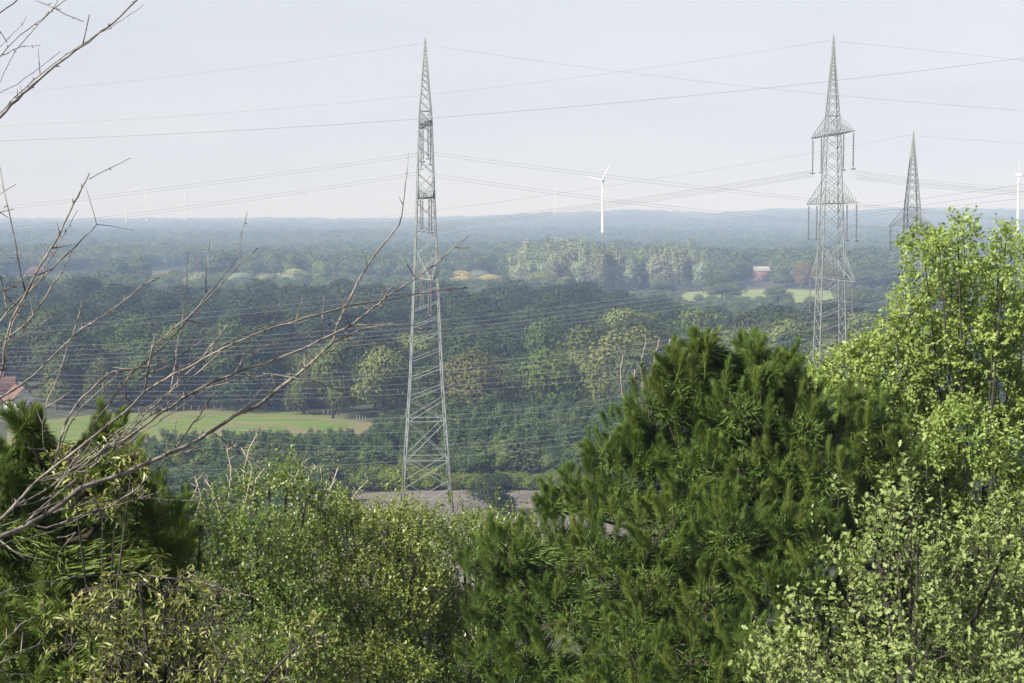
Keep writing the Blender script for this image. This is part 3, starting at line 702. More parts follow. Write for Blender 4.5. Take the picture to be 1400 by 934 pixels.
# ------------------------------------------------------------------ wind turbines
def turbine(label, px, hub_py, Y, blade_px, angles, yaw, rbase=2.3):
    hub = at(px, hub_py, Y); gz = float(ground_z(hub[0], Y)); hh = hub[2] - gz
    t = thing('wind_turbine', label, 'wind turbine', (hub[0], Y, gz), yaw)
    b = MB(); b.lathe([(rbase, -1), (rbase * .93, hh * .25), (rbase * .72, hh * .7), (rbase * .56, hh - 2)], 14); b.build('tower', M['white'], t, smooth_shade=True)
    b = MB(); b.tube([(0, -3.2, hh), (0, -2, hh), (0, 1, hh + .2), (0, 3.6, hh + .3), (0, 4.6, hh + .3)], [1.2, 2.1, 2.4, 2.0, .9], 10); b.build('nacelle', M['white'], t, smooth_shade=True)
    b = MB(); b.tube([(0, -5.6, hh), (0, -5.2, hh), (0, -4.2, hh), (0, -3.1, hh)], [.15, .8, 1.4, 1.5], 10); hb = b.build('hub', M['white'], t, smooth_shade=True)
    Lb = blade_px * m_per_px(Y)
    for a in angles:
        ca, sa = math.cos(R(a)), math.sin(R(a))
        V = []; nsec = 8
        for q in range(nsec):
            f = q / (nsec - 1); c = (1.6 if q == 0 else 3.0 - 2.2 * f ** .8) * max(.6, Lb / 34); th = .5 * (1 - f) + .06; tw = R(18) * (1 - f)
            for u, v in ((-c * .35, 0), (0, th / 2), (c * .65, 0), (0, -th / 2)):
                uu, vv = u * math.cos(tw) - v * math.sin(tw), u * math.sin(tw) + v * math.cos(tw)
                V.append((ca * f * Lb - sa * uu, -4.3 + vv, hh + sa * f * Lb + ca * uu))
        F = [(s * 4 + k, s * 4 + (k + 1) % 4, s * 4 + 4 + (k + 1) % 4, s * 4 + 4 + k) for s in range(nsec - 1) for k in range(4)]
        b = MB(); b.add(V, F); b.add(V[-4:], [(0, 1, 2, 3)]); b.build('blade', M['white'], t)
    return t
turbine('white wind turbine rising behind the poplar row', 824, 247, 2700, 25, (56, 165, 285), R(-35))
turbine('white wind turbine cut by the right edge of the picture', 1393, 240, 2350, 31, (107, 243, -5), R(38))
turbine('faint distant wind turbine, leftmost of three on the left horizon', 171.5, 264, 5300, 20, (25, 147, 268), R(10), 1.7)
turbine('faint distant wind turbine, middle of three on the left horizon', 200, 274, 5400, 20, (93, 213, 335), R(10), 1.7)
turbine('faint distant wind turbine, rightmost of three on the left horizon', 253, 275, 5500, 18, (92, 212, 326), R(10), 1.7)
turbine('very faint distant wind turbine left of the big white turbine', 758.5, 265, 5600, 15, (90, 210, 330), R(20), 1.5)

# ------------------------------------------------------------------ bare thorny shrub close to the camera
def depth_of(px, py, q): return 5.1 + 0.0016 * px + 0.0004 * (735 - py)
BR = [  # (width px at start, at end, points) of the bare shrub; the first is its main limb
    (10, 4.5, [(-60, 770), (0, 735), (32, 720), (60, 706), (94, 682), (111, 667), (150, 654), (182, 641), (214, 628), (250, 612), (266, 604), (290, 589), (317, 571), (355, 553), (381, 532), (407, 512), (436, 487), (456, 467)]),
    (4.2, 2.6, [(456, 467), (458, 452), (473, 418), (488, 388), (508, 354), (537, 317), (546, 307)]),
    (2.2, 1.2, [(546, 307), (549, 295), (553, 260), (558, 225), (558, 210)]),
    (3.2, 1.6, [(456, 467), (473, 460), (493, 451), (520, 445), (542, 441), (552, 438)]),
    (7, 5.5, [(-60, 775), (0, 710), (20, 692), (35, 675), (47, 661)]),
    (5, 3.6, [(47, 661), (86, 650), (120, 633), (137, 620), (171, 601), (193, 584), (224, 563), (253, 543), (284, 525), (330, 507), (384, 489), (424, 472), (468, 452), (480, 445)]),
    (3.6, 1.5, [(480, 445), (522, 411), (527, 406), (567, 381), (596, 361), (621, 339), (640, 323)]),
    (5, 4.2, [(47, 661), (73, 639), (111, 611), (137, 590), (176, 560), (198, 535)]),
    (3.6, 1.6, [(198, 535), (203, 497), (209, 473), (225, 461), (247, 442), (268, 424), (283, 403), (300, 385), (314, 366), (325, 353)]),
    (1.8, 1.0, [(325, 353), (330, 325), (338, 290)]),
    (4.2, 1.8, [(198, 535), (232, 514), (260, 501), (304, 476), (350, 456), (399, 440), (431, 432), (473, 419), (522, 411), (562, 404), (611, 395), (638, 393)]),
    (3.8, 1.8, [(95, 640), (103, 630), (128, 586), (150, 549), (180, 511), (208, 487), (246, 451), (262, 430), (292, 400), (320, 369), (352, 339)]),
    (5, 2.6, [(-40, 560), (0, 515), (3, 505), (6, 475), (13, 445), (24, 422), (34, 404), (47, 377), (65, 347), (80, 322), (100, 280), (122, 237)]),
    (1.8, .9, [(122, 245), (150, 230), (178, 216)]),
    (3.2, 1.8, [(-40, 490), (0, 440), (10, 425), (37, 401), (87, 352), (100, 340), (132, 307)]),
    (1.4, .8, [(132, 307), (124, 280), (117, 255)]), (1.5, .8, [(132, 307), (160, 310), (182, 315)]),
    (3.6, 2.2, [(-40, 490), (0, 468), (30, 449), (45, 431), (66, 400), (85, 370), (100, 340)]),
    (1.8, 2.6, [(-2, 222), (10, 282), (20, 325), (27, 365), (35, 400)]),
    (2.2, 2.4, [(-4, 360), (5, 395), (8, 420), (10, 425)]), (2.4, 1.6, [(-10, 404), (20, 390), (45, 377)]), (2.2, 1.4, [(9, 405), (26, 424), (30, 448)]),
    (4.4, 1.6, [(-60, 580), (0, 544), (9, 540), (45, 515), (75, 484), (102, 457), (142, 430), (165, 416), (187, 397), (205, 385), (238, 369)]),
    (3.0, 1.5, [(80, 645), (61, 618), (58, 583), (64, 550), (81, 512), (97, 464), (103, 443), (118, 401)]),
    (4.2, 1.5, [(73, 639), (77, 620), (90, 576), (106, 550), (151, 508), (174, 506), (214, 499), (238, 491), (246, 486), (276, 466), (288, 449)]),
    (3.0, 1.2, [(228, 562), (232, 539), (240, 497), (244, 463), (249, 437), (253, 404), (257, 342)]),
    (3.4, 1.6, [(137, 618), (173, 594), (199, 566), (219, 548), (268, 499), (315, 439)]),
    (2.0, 1.0, [(282, 400), (283, 352), (287, 325)]),
    (3.0, 1.4, [(120, 633), (150, 610), (190, 577), (235, 553), (281, 530), (330, 520), (361, 513)]),
    (2.4, 1.0, [(322, 509), (326, 503), (340, 470), (366, 424)]), (1.8, .9, [(335, 490), (355, 478), (366, 463)]),
    (3.2, 1.8, [(240, 612), (253, 594), (276, 563), (296, 532)]), (2.2, 1.0, [(290, 589), (294, 584), (330, 561), (366, 525)]),
    (3.2, 1.8, [(73, 701), (110, 692), (160, 683), (203, 682), (250, 684), (345, 685)]), (3.6, 2.2, [(40, 716), (64, 723), (107, 706), (150, 693), (188, 667), (231, 626), (250, 620), (277, 610)]),
    (2.6, 1.8, [(-20, 820), (0, 812), (50, 797), (115, 787), (200, 787), (270, 795), (350, 817)]), (2.8, 1.6, [(0, 739), (30, 762), (65, 777)]),
    (1.4, .9, [(439, 466), (441, 428), (443, 402)]), (1.9, 1.1, [(478, 445), (466, 403), (452, 354)]), (1.9, 1.1, [(567, 379), (560, 366), (544, 347)]),
    (1.6, 1.0, [(522, 411), (525, 401), (517, 375)]), (2.0, 1.3, [(524, 410), (530, 398), (542, 384)]), (1.5, 1.0, [(473, 455), (478, 475), (484, 492)]), (1.5, 1.0, [(386, 494), (392, 510), (396, 522)]),
    (2.0, 1.0, [(483, 444), (520, 443), (562, 444), (616, 454)]), (1.8, .9, [(440, 484), (507, 470), (559, 460), (596, 454)]),
    (2.2, 1.6, [(360, 511), (369, 511), (436, 522), (475, 540), (500, 549)]), (1.9, 1.2, [(290, 591), (320, 612), (363, 638)]), (2.2, 1.6, [(263, 606), (286, 629)]), (1.9, 1.2, [(416, 480), (416, 522)]),
    (2.4, 1.4, [(173, 546), (200, 556), (222, 560)]), (3.2, 1.4, [(20, 692), (60, 672), (95, 645), (150, 607), (200, 584)]), (3.2, 1.8, [(32, 718), (60, 690), (105, 655), (160, 610), (190, 588)]),
    (2.4, 1.4, [(60, 704), (65, 690), (85, 655), (130, 610)]), (2.2, 1.4, [(94, 682), (70, 690), (38, 704)]), (2.2, 1.2, [(160, 637), (120, 612), (70, 600)]),
    (5.4, 2.8, [(-60, 215), (0, 159), (35, 125), (71, 94), (113, 62), (153, 33), (188, 0), (215, -28)]), (2.2, 2.6, [(113, 61), (118, 37), (122, 20)]), (1.6, 1.4, [(40, -5), (50, 0), (97, 23), (114, 30)]),
    (2.0, 1.8, [(-60, 130), (0, 75), (27, 48), (55, 28), (73, 12), (95, -4)]), (1.5, 1.3, [(-40, 170), (0, 111), (20, 69), (40, 47), (73, 12), (82, -6)]), (1.5, 1.0, [(-30, 90), (0, 65), (14, 49), (33, 32), (36, 23)]),
    (1.7, 1.0, [(-60, 160), (0, 127), (22, 116), (50, 95), (82, 71)]), (2.6, 2.4, [(-40, 44), (0, 17), (20, 3), (30, -6)]), (1.6, 1.4, [(-10, 30), (0, 43), (10, 58)]),
    (1.6, 1.0, [(-10, 275), (0, 268), (7, 258), (22, 252)]), (1.5, 1.0, [(-10, 292), (0, 290), (19, 286)]), (2.0, 1.4, [(-10, 287), (0, 291), (10, 297)]),
    (2.6, 1.4, [(-30, 905), (0, 882), (30, 852), (50, 842)]), (2.6, 1.6, [(-30, 925), (0, 907), (40, 887), (65, 877)]), (2.0, 1.4, [(-20, 915), (0, 918), (45, 924)]),
    (1.8, 1.2, [(78, 735), (90, 735), (105, 728), (85, 748), (76, 770)]),
]
for i_ in (0, 4, 5, 5, 7, 10, 11, 12, 14, 17, 22, 24, 26, 28, 31, 33, 49, 50, 51, 56, 59):
    w0, w1, pts = BR[i_]; o = np.array(pts, float); u_ = np.linspace(0, len(o) - 1, max(6, len(o))); o = np.stack([np.interp(u_, range(len(o)), o[:, k_]) for k_ in (0, 1)], -1); n_ = len(o); cut = max(3, int(n_ * (.55 + .4 * rng.random()))); o = o[:cut]
    f_ = np.linspace(0, 1, cut)[:, None]; o = o + f_ * (rng.normal(size=2) * np.array((16, 22)))[None] + f_ * (1 - f_) * rng.normal(size=2)[None] * 26
    BR.append((min(w0, 3.4) * .75, .9, [tuple(v) for v in o]))
shrub_base = at(-330, 1000, 5.2)
gz = float(ground_z(shrub_base[0], 5.2))
bush = thing('thorn_bush', 'leafless thorny bush reaching in from the left in front of everything', 'bush', (0, 0, 0))
b = MB()
stem = [(shrub_base[0], 5.2, gz - .1), at(-300, 880, 5.15), at(-230, 820, 5.1), at(-60, 772, 5.0 + .06)]
b.tube(stem, [.030, .026, .022, .0115], 7)
b.tube([(shrub_base[0] - .05, 5.2, gz - .1), at(-330, 700, 5.05), at(-200, 480, 5.05), at(-60, 400, 5.1)], [.028, .022, .016, .010], 6)
b.tube([at(-330, 700, 5.05), at(-340, 430, 5.1), at(-250, 330, 5.15), at(-60, 215, 5.2)], [.022, .017, .012, .007], 6)
for s, e in (((-230, 560), (-60, 580)), ((-200, 480), (-40, 490)), ((-200, 480), (-40, 560)), ((-250, 330), (-60, 130)), ((-250, 330), (-60, 160)), ((-100, 235), (-4, 222)), ((-100, 420), (-4, 360)), ((-120, 420), (-10, 404)), ((-250, 880), (-30, 905)), ((-250, 880), (-20, 820)), ((-250, 890), (-30, 925)), ((-190, 300), (-10, 287))):
    b.tube([at(*s, depth_of(*s, 0)), at((s[0] + e[0]) / 2, (s[1] + e[1]) / 2 + 6, depth_of((s[0] + e[0]) / 2, s[1], 0)), at(*e, depth_of(*e, 0))], [.009, .007, .005], 5)
b.build('stem', M['twig'], bush)
for w0, w1, pts in BR:
    pts = np.array(pts, float)
    dd = np.concatenate([[0], np.cumsum(np.linalg.norm(np.diff(pts, axis=0), axis=1))])
    n = max(3, int(dd[-1] / 11)); s = np.linspace(0, dd[-1], n)
    q = np.stack([np.interp(s, dd, pts[:, 0]), np.interp(s, dd, pts[:, 1])], -1)
    jit = rng.normal(size=q.shape) * .55; jit[0] = 0; jit[-1] = 0; q = q + jit
    f = s / dd[-1]; bul = rng.normal() * .16 * np.sin(f * math.pi)
    Y = np.array([depth_of(a, c, 0) for a, c in q]) + bul
    P = np.array([at(a, c, yy) for (a, c), yy in zip(q, Y)])
    wpx = w0 + (w1 - w0) * f
    rad = wpx / 2 * Y / FPX * 0.80 * (1 + .10 * rng.normal(size=n).clip(-1, 1))
    b = MB(); b.tube(P, rad, 6 if w0 > 3 else 5)
    T = unit(np.gradient(P, axis=0))
    for k in range(1, n - 1):                                    # buds and thorns
        if rng.random() < .38:
            side = unit(np.cross(T[k], sphere_dirs(1)[0])); ln = (.006 + .012 * rng.random()) * (1.6 if rng.random() < .15 else 1)
            b.tube([P[k], P[k] + (side * .85 + T[k] * .5) * ln * .5, P[k] + (side * .8 + T[k] * .6) * ln], [rad[k] * .8 + .0006, .0012 + rad[k] * .25, .0004], 4, cap=False)
        elif rng.random() < .2 and w0 > 1.7:
            side = unit(np.cross(T[k], sphere_dirs(1)[0])); ln = .025 + .10 * rng.random() ** 2; e = unit(side * .7 + T[k] * .7)
            b.tube([P[k], P[k] + e * ln * .5, P[k] + e * ln + np.array((0, 0, .004))], [.0022, .0016, .0008], 4, cap=False)
    b.build('branch' if w0 >= 2.5 else 'twig', M['twig'], bush)

# ------------------------------------------------------------------ foreground foliage
def lobe_world(lobes, Y, depth=1.0, back=True, seed_bulge=None):
    """(px, py, r px, Y offset in m) -> centre and radius in metres"""
    out = []
    k = m_per_px(Y)
    for l in lobes:
        dy = l[3] if len(l) > 3 else rng.normal() * .25 * depth
        p = at(l[0], l[1], Y + dy); out.append((*p, l[2] * (Y + dy) / FPX))
    return np.array(out)
def in_view(P, m=20):
    px = P[:, 0] / P[:, 1] * FPX + 700
    return (px > -m) & (px < 1400 + m)
# pine shoots
def shoot_mesh(name, L_, nn, nlen, nw):
    b = MB(); b.tube([(0, 0, -.05), (0, 0, L_ * .5), (0, 0, L_)], [.006, .005, .003], 4)
    t = rng.random(nn) ** .6; a = rng.random(nn) * 6.283
    ang = np.radians(54 - 38 * t + rng.normal(size=nn) * 8); ln = nlen * (.75 + .4 * rng.random(nn)) * (1 - .15 * t)
    base = np.stack([.004 * np.cos(a), .004 * np.sin(a), t * L_], -1)
    d = np.stack([np.sin(ang) * np.cos(a), np.sin(ang) * np.sin(a), np.cos(ang)], -1)
    side = unit(np.stack([-np.sin(a), np.cos(a), np.zeros(nn)], -1) + .35 * rng.normal(size=(nn, 3))) * nw / 2
    mid = base + d * ln[:, None] * .55
    V = np.stack([base - side * .7, mid + side, base + d * ln[:, None]], 1).reshape(-1, 3)
    b.add(V, np.arange(nn * 3).reshape(-1, 3))
    me = b.mesh(name, M['pine'])
    return me
SH = [shoot_mesh('needle_shoot', .17 + .035 * q, 300, .092 + .008 * (q % 2), .0052) for q in range(4)]
def mesh_arrays(me):
    V = np.empty(len(me.vertices) * 3, np.float32); me.vertices.foreach_get('co', V)
    ls = np.empty(len(me.polygons), np.int32); me.polygons.foreach_get('loop_start', ls)
    lt = np.empty(len(me.polygons), np.int32); me.polygons.foreach_get('loop_total', lt)
    lv = np.empty(len(me.loops), np.int32); me.loops.foreach_get('vertex_index', lv)
    q4 = np.array([lv[s:s + 4] for s, n in zip(ls, lt) if n == 4], int).reshape(-1, 4); q3 = np.array([lv[s:s + 3] for s, n in zip(ls, lt) if n == 3], int).reshape(-1, 3)
    return V.reshape(-1, 3).astype(float), q4, q3
SHA = [mesh_arrays(m) for m in SH]
def pieces_as_parts(name, meshes, idx, P, Rm, S, pick_i, parent):
    for i_ in pick_i:
        o = bpy.data.objects.new(name, meshes[idx[i_]]); COL.objects.link(o); o.parent = parent
        m = Matrix(Rm[i_].tolist()).to_4x4(); o.matrix_local = Matrix.Translation(P[i_].tolist()) @ m @ Matrix.Scale(float(S[i_]), 4)
def choose_front(P, out, n=300):
    c = np.array((0, 0, EYE)); v = unit(c - P); facing = (out * v).sum(1)
    py = HORIZON + (EYE - P[:, 2]) / P[:, 1] * FPX
    ok = (facing > .15) & in_view(P, 0) & (py < 950)
    d = np.linalg.norm(P - c, axis=1) - facing * .5 + (~ok) * 1e3
    o = np.argsort(d)[:n]
    return o[d[o] < 900]
def pine(label, trunk_px, Y, lobes, top_py, dens=1.0, sc=1.0, depth=1.0):
    base = at(trunk_px, 600, Y); gzz = float(ground_z(base[0], Y)); top = at(trunk_px, top_py + 25, Y)
    t = thing('pine_tree', label, 'tree', (0, 0, 0))
    b = MB(); n = 10
    tp = np.array([(base[0] + math.sin(q * 1.1) * .05, Y + math.cos(q * 1.7) * .05, gzz - .2 + (top[2] - gzz + .2) * q / (n - 1)) for q in range(n)])
    b.tube(tp, np.linspace(.13, .018, n), 8); b.build('trunk', M['pine_bark'], t)
    Lw = lobe_world(lobes, Y, depth)
    axis = np.array((base[0], Y))
    # bulge the lobes round the trunk and repeat them, thinner, on the far side
    half = np.abs(Lw[:, 0] - axis[0])
    R0 = np.maximum(half.max() * .8, .8) * np.clip((top[2] - Lw[:, 2]) / 3.6 + .12, .1, 1)
    front = Lw.copy(); front[:, 1] -= np.sqrt(np.maximum(R0 ** 2 - half ** 2, 0)) * (.35 + .5 * rng.random(len(Lw)))
    front[:, :1] *= (front[:, 1] / Lw[:, 1])[:, None]; front[:, 2] = EYE + (Lw[:, 2] - EYE) * front[:, 1] / Lw[:, 1]; front[:, 3] *= front[:, 1] / Lw[:, 1]
    back = Lw.copy(); back[:, 1] += np.sqrt(np.maximum(R0 ** 2 - half ** 2, 0)) * (.3 + .5 * rng.random(len(Lw)))
    allb = [(front, 1.0), (back, .3)]
    P = []; O = []
    for arr, dn in allb:
        for x, y, z, r in arr:
            k = int(max(8, 46 * (r / .6) ** 2 * dn * dens * (.5 if z < EYE - 6.2 * y / 24 else 1))); d = sphere_dirs(k); d = d[d[:, 2] > -.65]
            rr = r * np.where(rng.random(len(d)) < .75, .88 + .2 * rng.random(len(d)), .5 + .4 * rng.random(len(d)))
            P.append(np.array((x, y, z)) + d * rr[:, None]); O.append(d)
    P = np.concatenate(P); O = np.concatenate(O)
    D = unit(.50 * O + np.array((0, 0, .85)) + .26 * rng.normal(size=O.shape))
    x_ = unit(np.cross(D, sphere_dirs(len(D)))); Rm = np.stack([x_, np.cross(D, x_), D], -1)
    S = sc * (1.05 + .5 * rng.random(len(P))); idx = rng.integers(0, 4, len(P))
    P0 = P - D * (.16 * S)[:, None]
    sel = choose_front(P, O); pieces_as_parts('needle_shoot', SH, idx, P0, Rm, S, sel, t)
    rest = np.setdiff1d(np.arange(len(P)), sel); b = MB()
    for q in range(4):
        r_ = rest[idx[rest] == q]; V, q4, q3 = SHA[q]
        # the rest carry needles only
        used = np.unique(q3); used = used[used >= len(V) - 300 * 3]; Vn = V[used]
        n_ = len(Vn) // 3
        W_ = np.einsum('nij,kj->nki', Rm[r_], Vn) * S[r_][:, None, None] + P0[r_][:, None]
        b.add(W_.reshape(-1, 3), np.arange(len(r_) * n_ * 3).reshape(-1, 3))
    # old needles deep inside every lobe
    for arr, dn in allb:
        for x, y, z, r in arr:
            k = int(2800 * min(1, r / .5) * (1 if dn == 1 else .5)); t_ = (rng.random(k) ** 1.6 * .9)[:, None]; ax = np.array((base[0], Y, z - .25)); c_ = np.array((x, y, z)) * (1 - t_) + ax * t_ + sphere_dirs(k) * (r * .55 * rng.random(k) ** .5)[:, None] - np.array((0, 0, r * .12))
            d_ = unit(c_ - np.array((x, y, z)) + .5 * sphere_dirs(k) * r + np.array((0, 0, .25 * r))); s_ = unit(np.cross(d_, sphere_dirs(k))) * .008
            b.add(np.stack([c_ - s_, c_ + s_, c_ + d_ * .11], 1).reshape(-1, 3), np.arange(k * 3).reshape(-1, 3))
    kind(b.build('foliage', M['pine'], t), 'stuff')
    # limbs to every front lobe, twigs to some shoots
    tw = MB()
    for x, y, z, r in np.concatenate([front, back[::2]]):
        f = np.clip((z - .5 - gzz) / (top[2] - gzz), .05, .97); s = np.array((base[0], Y, gzz + (top[2] - gzz) * f)); e = np.array((x, y, z))
        m_ = (s + e) / 2 - np.array((0, 0, .12))
        lb = MB(); lb.tube([s, m_, e, e + np.array((0, 0, r * .6))], [.035, .026, .015, .006], 5); lb.build('branch', M['pine_bark'], t)
    for q in rng.choice(len(P), min(len(P), 700), replace=False):
        l = np.argmin(((front[:, :3] - P[q]) ** 2).sum(1)); c = front[l, :3]
        if np.linalg.norm(c - P[q]) < front[l, 3] * 1.3: tw.tube([c, (c + P[q]) / 2 - np.array((0, 0, .03)), P0[q]], [.009, .007, .005], 3, cap=False)
    kind(tw.build('twigs', M['pine_bark'], t), 'stuff')
    return t
PINE_A = [(957, 474, 17), (1030, 478, 17), (1073, 496, 16), (925, 500, 18), (957, 500, 26), (930, 520, 36), (985, 512, 38), (1022, 496, 30), (1052, 510, 34), (1075, 520, 30), (900, 552, 42), (955, 565, 50), (1010, 560, 50), (1065, 570, 48), (1105, 585, 45),
          (858, 590, 38), (832, 622, 34), (880, 625, 50), (945, 640, 58), (1015, 640, 58), (1080, 645, 52), (1130, 650, 40), (770, 672, 26), (812, 668, 40), (850, 690, 50), (920, 720, 60), (1000, 730, 60), (1075, 725, 50),
          (748, 690, 20), (760, 735, 42), (815, 760, 56), (890, 800, 62), (970, 820, 62), (1040, 790, 44), (690, 752, 36), (655, 772, 30), (725, 800, 50), (670, 830, 46), (780, 850, 60), (860, 890, 64), (945, 910, 64), (1030, 890, 56), (1090, 800, 40), (1100, 870, 44), (1108, 556, 30), (1135, 592, 36), (1118, 695, 40), (1085, 700, 46), (1120, 755, 42),
          (720, 905, 52), (800, 940, 56), (660, 900, 40), (900, 975, 60), (1000, 985, 60), (740, 990, 60), (1080, 960, 50), (860, 1060, 80), (980, 1080, 80), (740, 1080, 70)]
pine('large dark green pine filling the centre right foreground', 1040, 22, PINE_A, 462, 1.0)
PINE_B = [(1180, 545, 24), (1160, 575, 34), (1205, 580, 34), (1180, 615, 46), (1225, 620, 36), (1150, 650, 36), (1210, 665, 46), (1170, 710, 46), (1225, 720, 40), (1140, 740, 46), (1110, 700, 44), (1150, 690, 40), (1190, 780, 50), (1130, 810, 44), (1230, 800, 44), (1180, 860, 50), (1120, 890, 46), (1230, 880, 50), (1170, 950, 60)]
pine('dark shaded pine between the large pine and the bright tree', 1178, 24.5, PINE_B, 525, .8)
PINE_C = [(38, 580, 24), (22, 620, 36), (62, 640, 40), (5, 660, 36), (40, 700, 46), (145, 592, 20), (148, 630, 30), (120, 672, 38), (170, 680, 36), (90, 730, 46), (150, 745, 46), (210, 715, 34), (238, 745, 30), (20, 770, 50), (200, 790, 46), (120, 810, 50), (60, 850, 54), (170, 860, 54), (10, 890, 54), (240, 830, 40), (110, 920, 56), (220, 920, 54), (30, 970, 60), (160, 990, 60), (-40, 700, 60), (-50, 820, 60)]
pine('dark pine at the left edge below the bare branches', 70, 15.5, PINE_C, 565, 1.0, .92)
PINE_D = [(230, 690, 36), (190, 660, 30), (248, 745, 30), (120, 720, 50), (60, 720, 50), (180, 780, 60), (250, 810, 36), (90, 830, 70), (220, 870, 60), (0, 780, 70), (140, 900, 70), (260, 890, 40), (60, 940, 70), (220, 960, 70)]
pine('dark pine standing behind the left edge pine beside the small leaved shrubs', 185, 21, PINE_D, 640, .8)

# broad-leaved shrubs and trees in front: twigs carrying leaves
HB_V = np.array([(0, 0, 0), (.30, -.27, .07), (.68, -.24, .05), (1, 0, -.06), (.68, .24, .05), (.30, .27, .07), (.45, 0, -.01)], float)
HB_F = np.array([(0, 1, 6), (1, 2, 6), (2, 3, 6), (3, 4, 6), (4, 5, 6), (5, 0, 6)])
OAK_V = np.array([(0, 0, 0), (.16, -.07, .02), (.30, -.25, .06), (.40, -.13, .03), (.60, -.34, .07), (.70, -.15, .02), (.88, -.19, .0), (1, 0, -.08), (.88, .19, .0), (.70, .15, .02), (.60, .34, .07), (.40, .13, .03), (.30, .25, .06), (.16, .07, .02), (.5, 0, -.02)], float)
OAK_F = np.array([(k, (k + 1) % 14, 14) for k in range(14)])
NR_V = np.array([(0, 0, 0), (.32, -.13, .05), (.7, -.11, .0), (1, 0, -.16), (.7, .11, .0), (.32, .13, .05), (.5, 0, -.02)], float)
NR_F = HB_F
def leafy(kind_name, label, cat, trunk_px, Y, lobes, TV, TF, m, size, tw_dens, per, tw_len, up=.5, droop=0.0, singles=300, depth=1.0, part='leaf', bulge=.8, stems=5, bark='bark', face=.35, shell=.35, bw=1.0, leaders=0, slope=0.0):
    base = at(trunk_px, 700, Y); gzz = float(ground_z(base[0], Y))
    t = thing(kind_name, label, cat, (0, 0, 0))
    Lw = lobe_world(lobes, Y, depth); n0 = len(Lw); A_py = np.array([l[1] for l in lobes], float)
    cx = Lw[:, 0].mean(); half = (Lw[:, 0] - cx) / (np.abs(Lw[:, 0] - cx).max() + .5)
    dY = bulge * np.sqrt(1 - half ** 2) * (-.1 + 1.1 * rng.random(n0))
    if slope: dY = dY + slope * np.clip((A_py - 700) / 250, 0, 1.3)
    def shift(A, dy):
        B = A.copy(); B[:, 1] += dy; f = B[:, 1] / A[:, 1]; B[:, 0] *= f; B[:, 2] = EYE + (A[:, 2] - EYE) * f; B[:, 3] *= f; return B
    fr = shift(Lw, -dY); bk = shift(Lw, dY * 1.1); A = np.concatenate([fr, bk]); dn = np.concatenate([np.ones(n0), np.full(n0, .6)])
    S0 = []; O0 = []
    for (x, y, z, r), q in zip(A, dn):
        k = int(max(4, tw_dens * r * r * q)); d = sphere_dirs(k); d = d[d[:, 2] > -.75]
        S0.append(np.array((x, y, z)) + d * (r * (1 - shell + shell * rng.random(len(d)) ** .5 - tw_len * .3))[:, None]); O0.append(d)
    nb = sum(len(a) for a in S0)
    if leaders:
        topl = A[np.argsort(-A[:, 2])[:max(6, len(A) // 3)]]
        for q in rng.integers(0, len(topl), leaders):
            x, y, z, r = topl[q]; d = unit(np.array((rng.normal() * .6, rng.normal() * .6, .9)))
            for w_ in range(3): S0.append((np.array((x, y, z)) + d * (r * .5 + tw_len * .75 * w_))[None]); O0.append(unit(d * .4 + np.array((rng.normal() * .1, 0, .9)))[None])
    S0 = np.concatenate(S0); O0 = np.concatenate(O0)
    D0 = unit(O0 * .7 + np.array((0, 0, up)) + .35 * rng.normal(size=O0.shape)); ln = tw_len * (.6 + .8 * rng.random(len(S0)))
    f = (np.arange(per) + .4) / per
    LP = S0[:, None] + D0[:, None] * (ln[:, None] * f[None])[..., None]; LP[..., 2] -= droop * (ln[:, None] * f[None] ** 2)
    sgn = np.where(np.arange(per) % 2, 1., -1.); sd_ = unit(np.cross(D0, sphere_dirs(len(D0))))
    LD = unit(D0[:, None] * .55 + sd_[:, None] * sgn[None, :, None] * .75 + .30 * rng.normal(size=LP.shape) + np.array((0, 0, -.9 * droop)))
    LN = unit(np.array((0, 0, .75)) + face * O0[:, None] + .55 * rng.normal(size=LP.shape))
    LP = LP.reshape(-1, 3); LD = LD.reshape(-1, 3); LN = LN.reshape(-1, 3); LO = np.repeat(O0, per, 0)
    Rm = frames(LD, LN); S = size * (.6 + .7 * rng.random(len(LP)))
    sel = choose_front(LP, LO, singles) if singles else np.array([], int)
    if singles:
        vs = []
        for q in range(3):
            V = TV.copy(); V[:, 2] += rng.normal(size=len(V)) * .02; vs.append(mesh_np(part, V, TF, m, np.full(len(TF), .2 + .3 * q)))
        pieces_as_parts(part, vs, rng.integers(0, 3, len(LP)), LP, Rm, S, sel, t)
    rest = np.setdiff1d(np.arange(len(LP)), sel)
    V, F, tt = scatter(TV, TF, LP[rest], Rm[rest], S[rest])
    kind(link('foliage', mesh_np('foliage', V, F, m, tt), t), 'stuff')
    tw = MB(); step = max(1, len(S0) // 700)
    for q in range(0, len(S0), step):
        e = LP.reshape(-1, per, 3)[q, -1]; tw.tube([S0[q] - D0[q] * tw_len * .4, S0[q] + D0[q] * ln[q] * .5 - np.array((0, 0, droop * ln[q] * .25)), e], [.005, .0035, .0015], 3, cap=False)
    kind(tw.build('twigs', M[bark], t), 'stuff')
    # stems from the ground up into the lobes
    order = np.argsort(-A[:, 2])
    tb = MB(); hub = np.array((base[0], Y, gzz + (A[:, 2].max() - gzz) * .30))
    tb.tube([(base[0], Y, gzz - .2), (base[0] + .05, Y, (gzz + hub[2]) / 2), hub], np.array([.10, .085, .07]) * bw, 7); tb.build('trunk', M[bark], t)
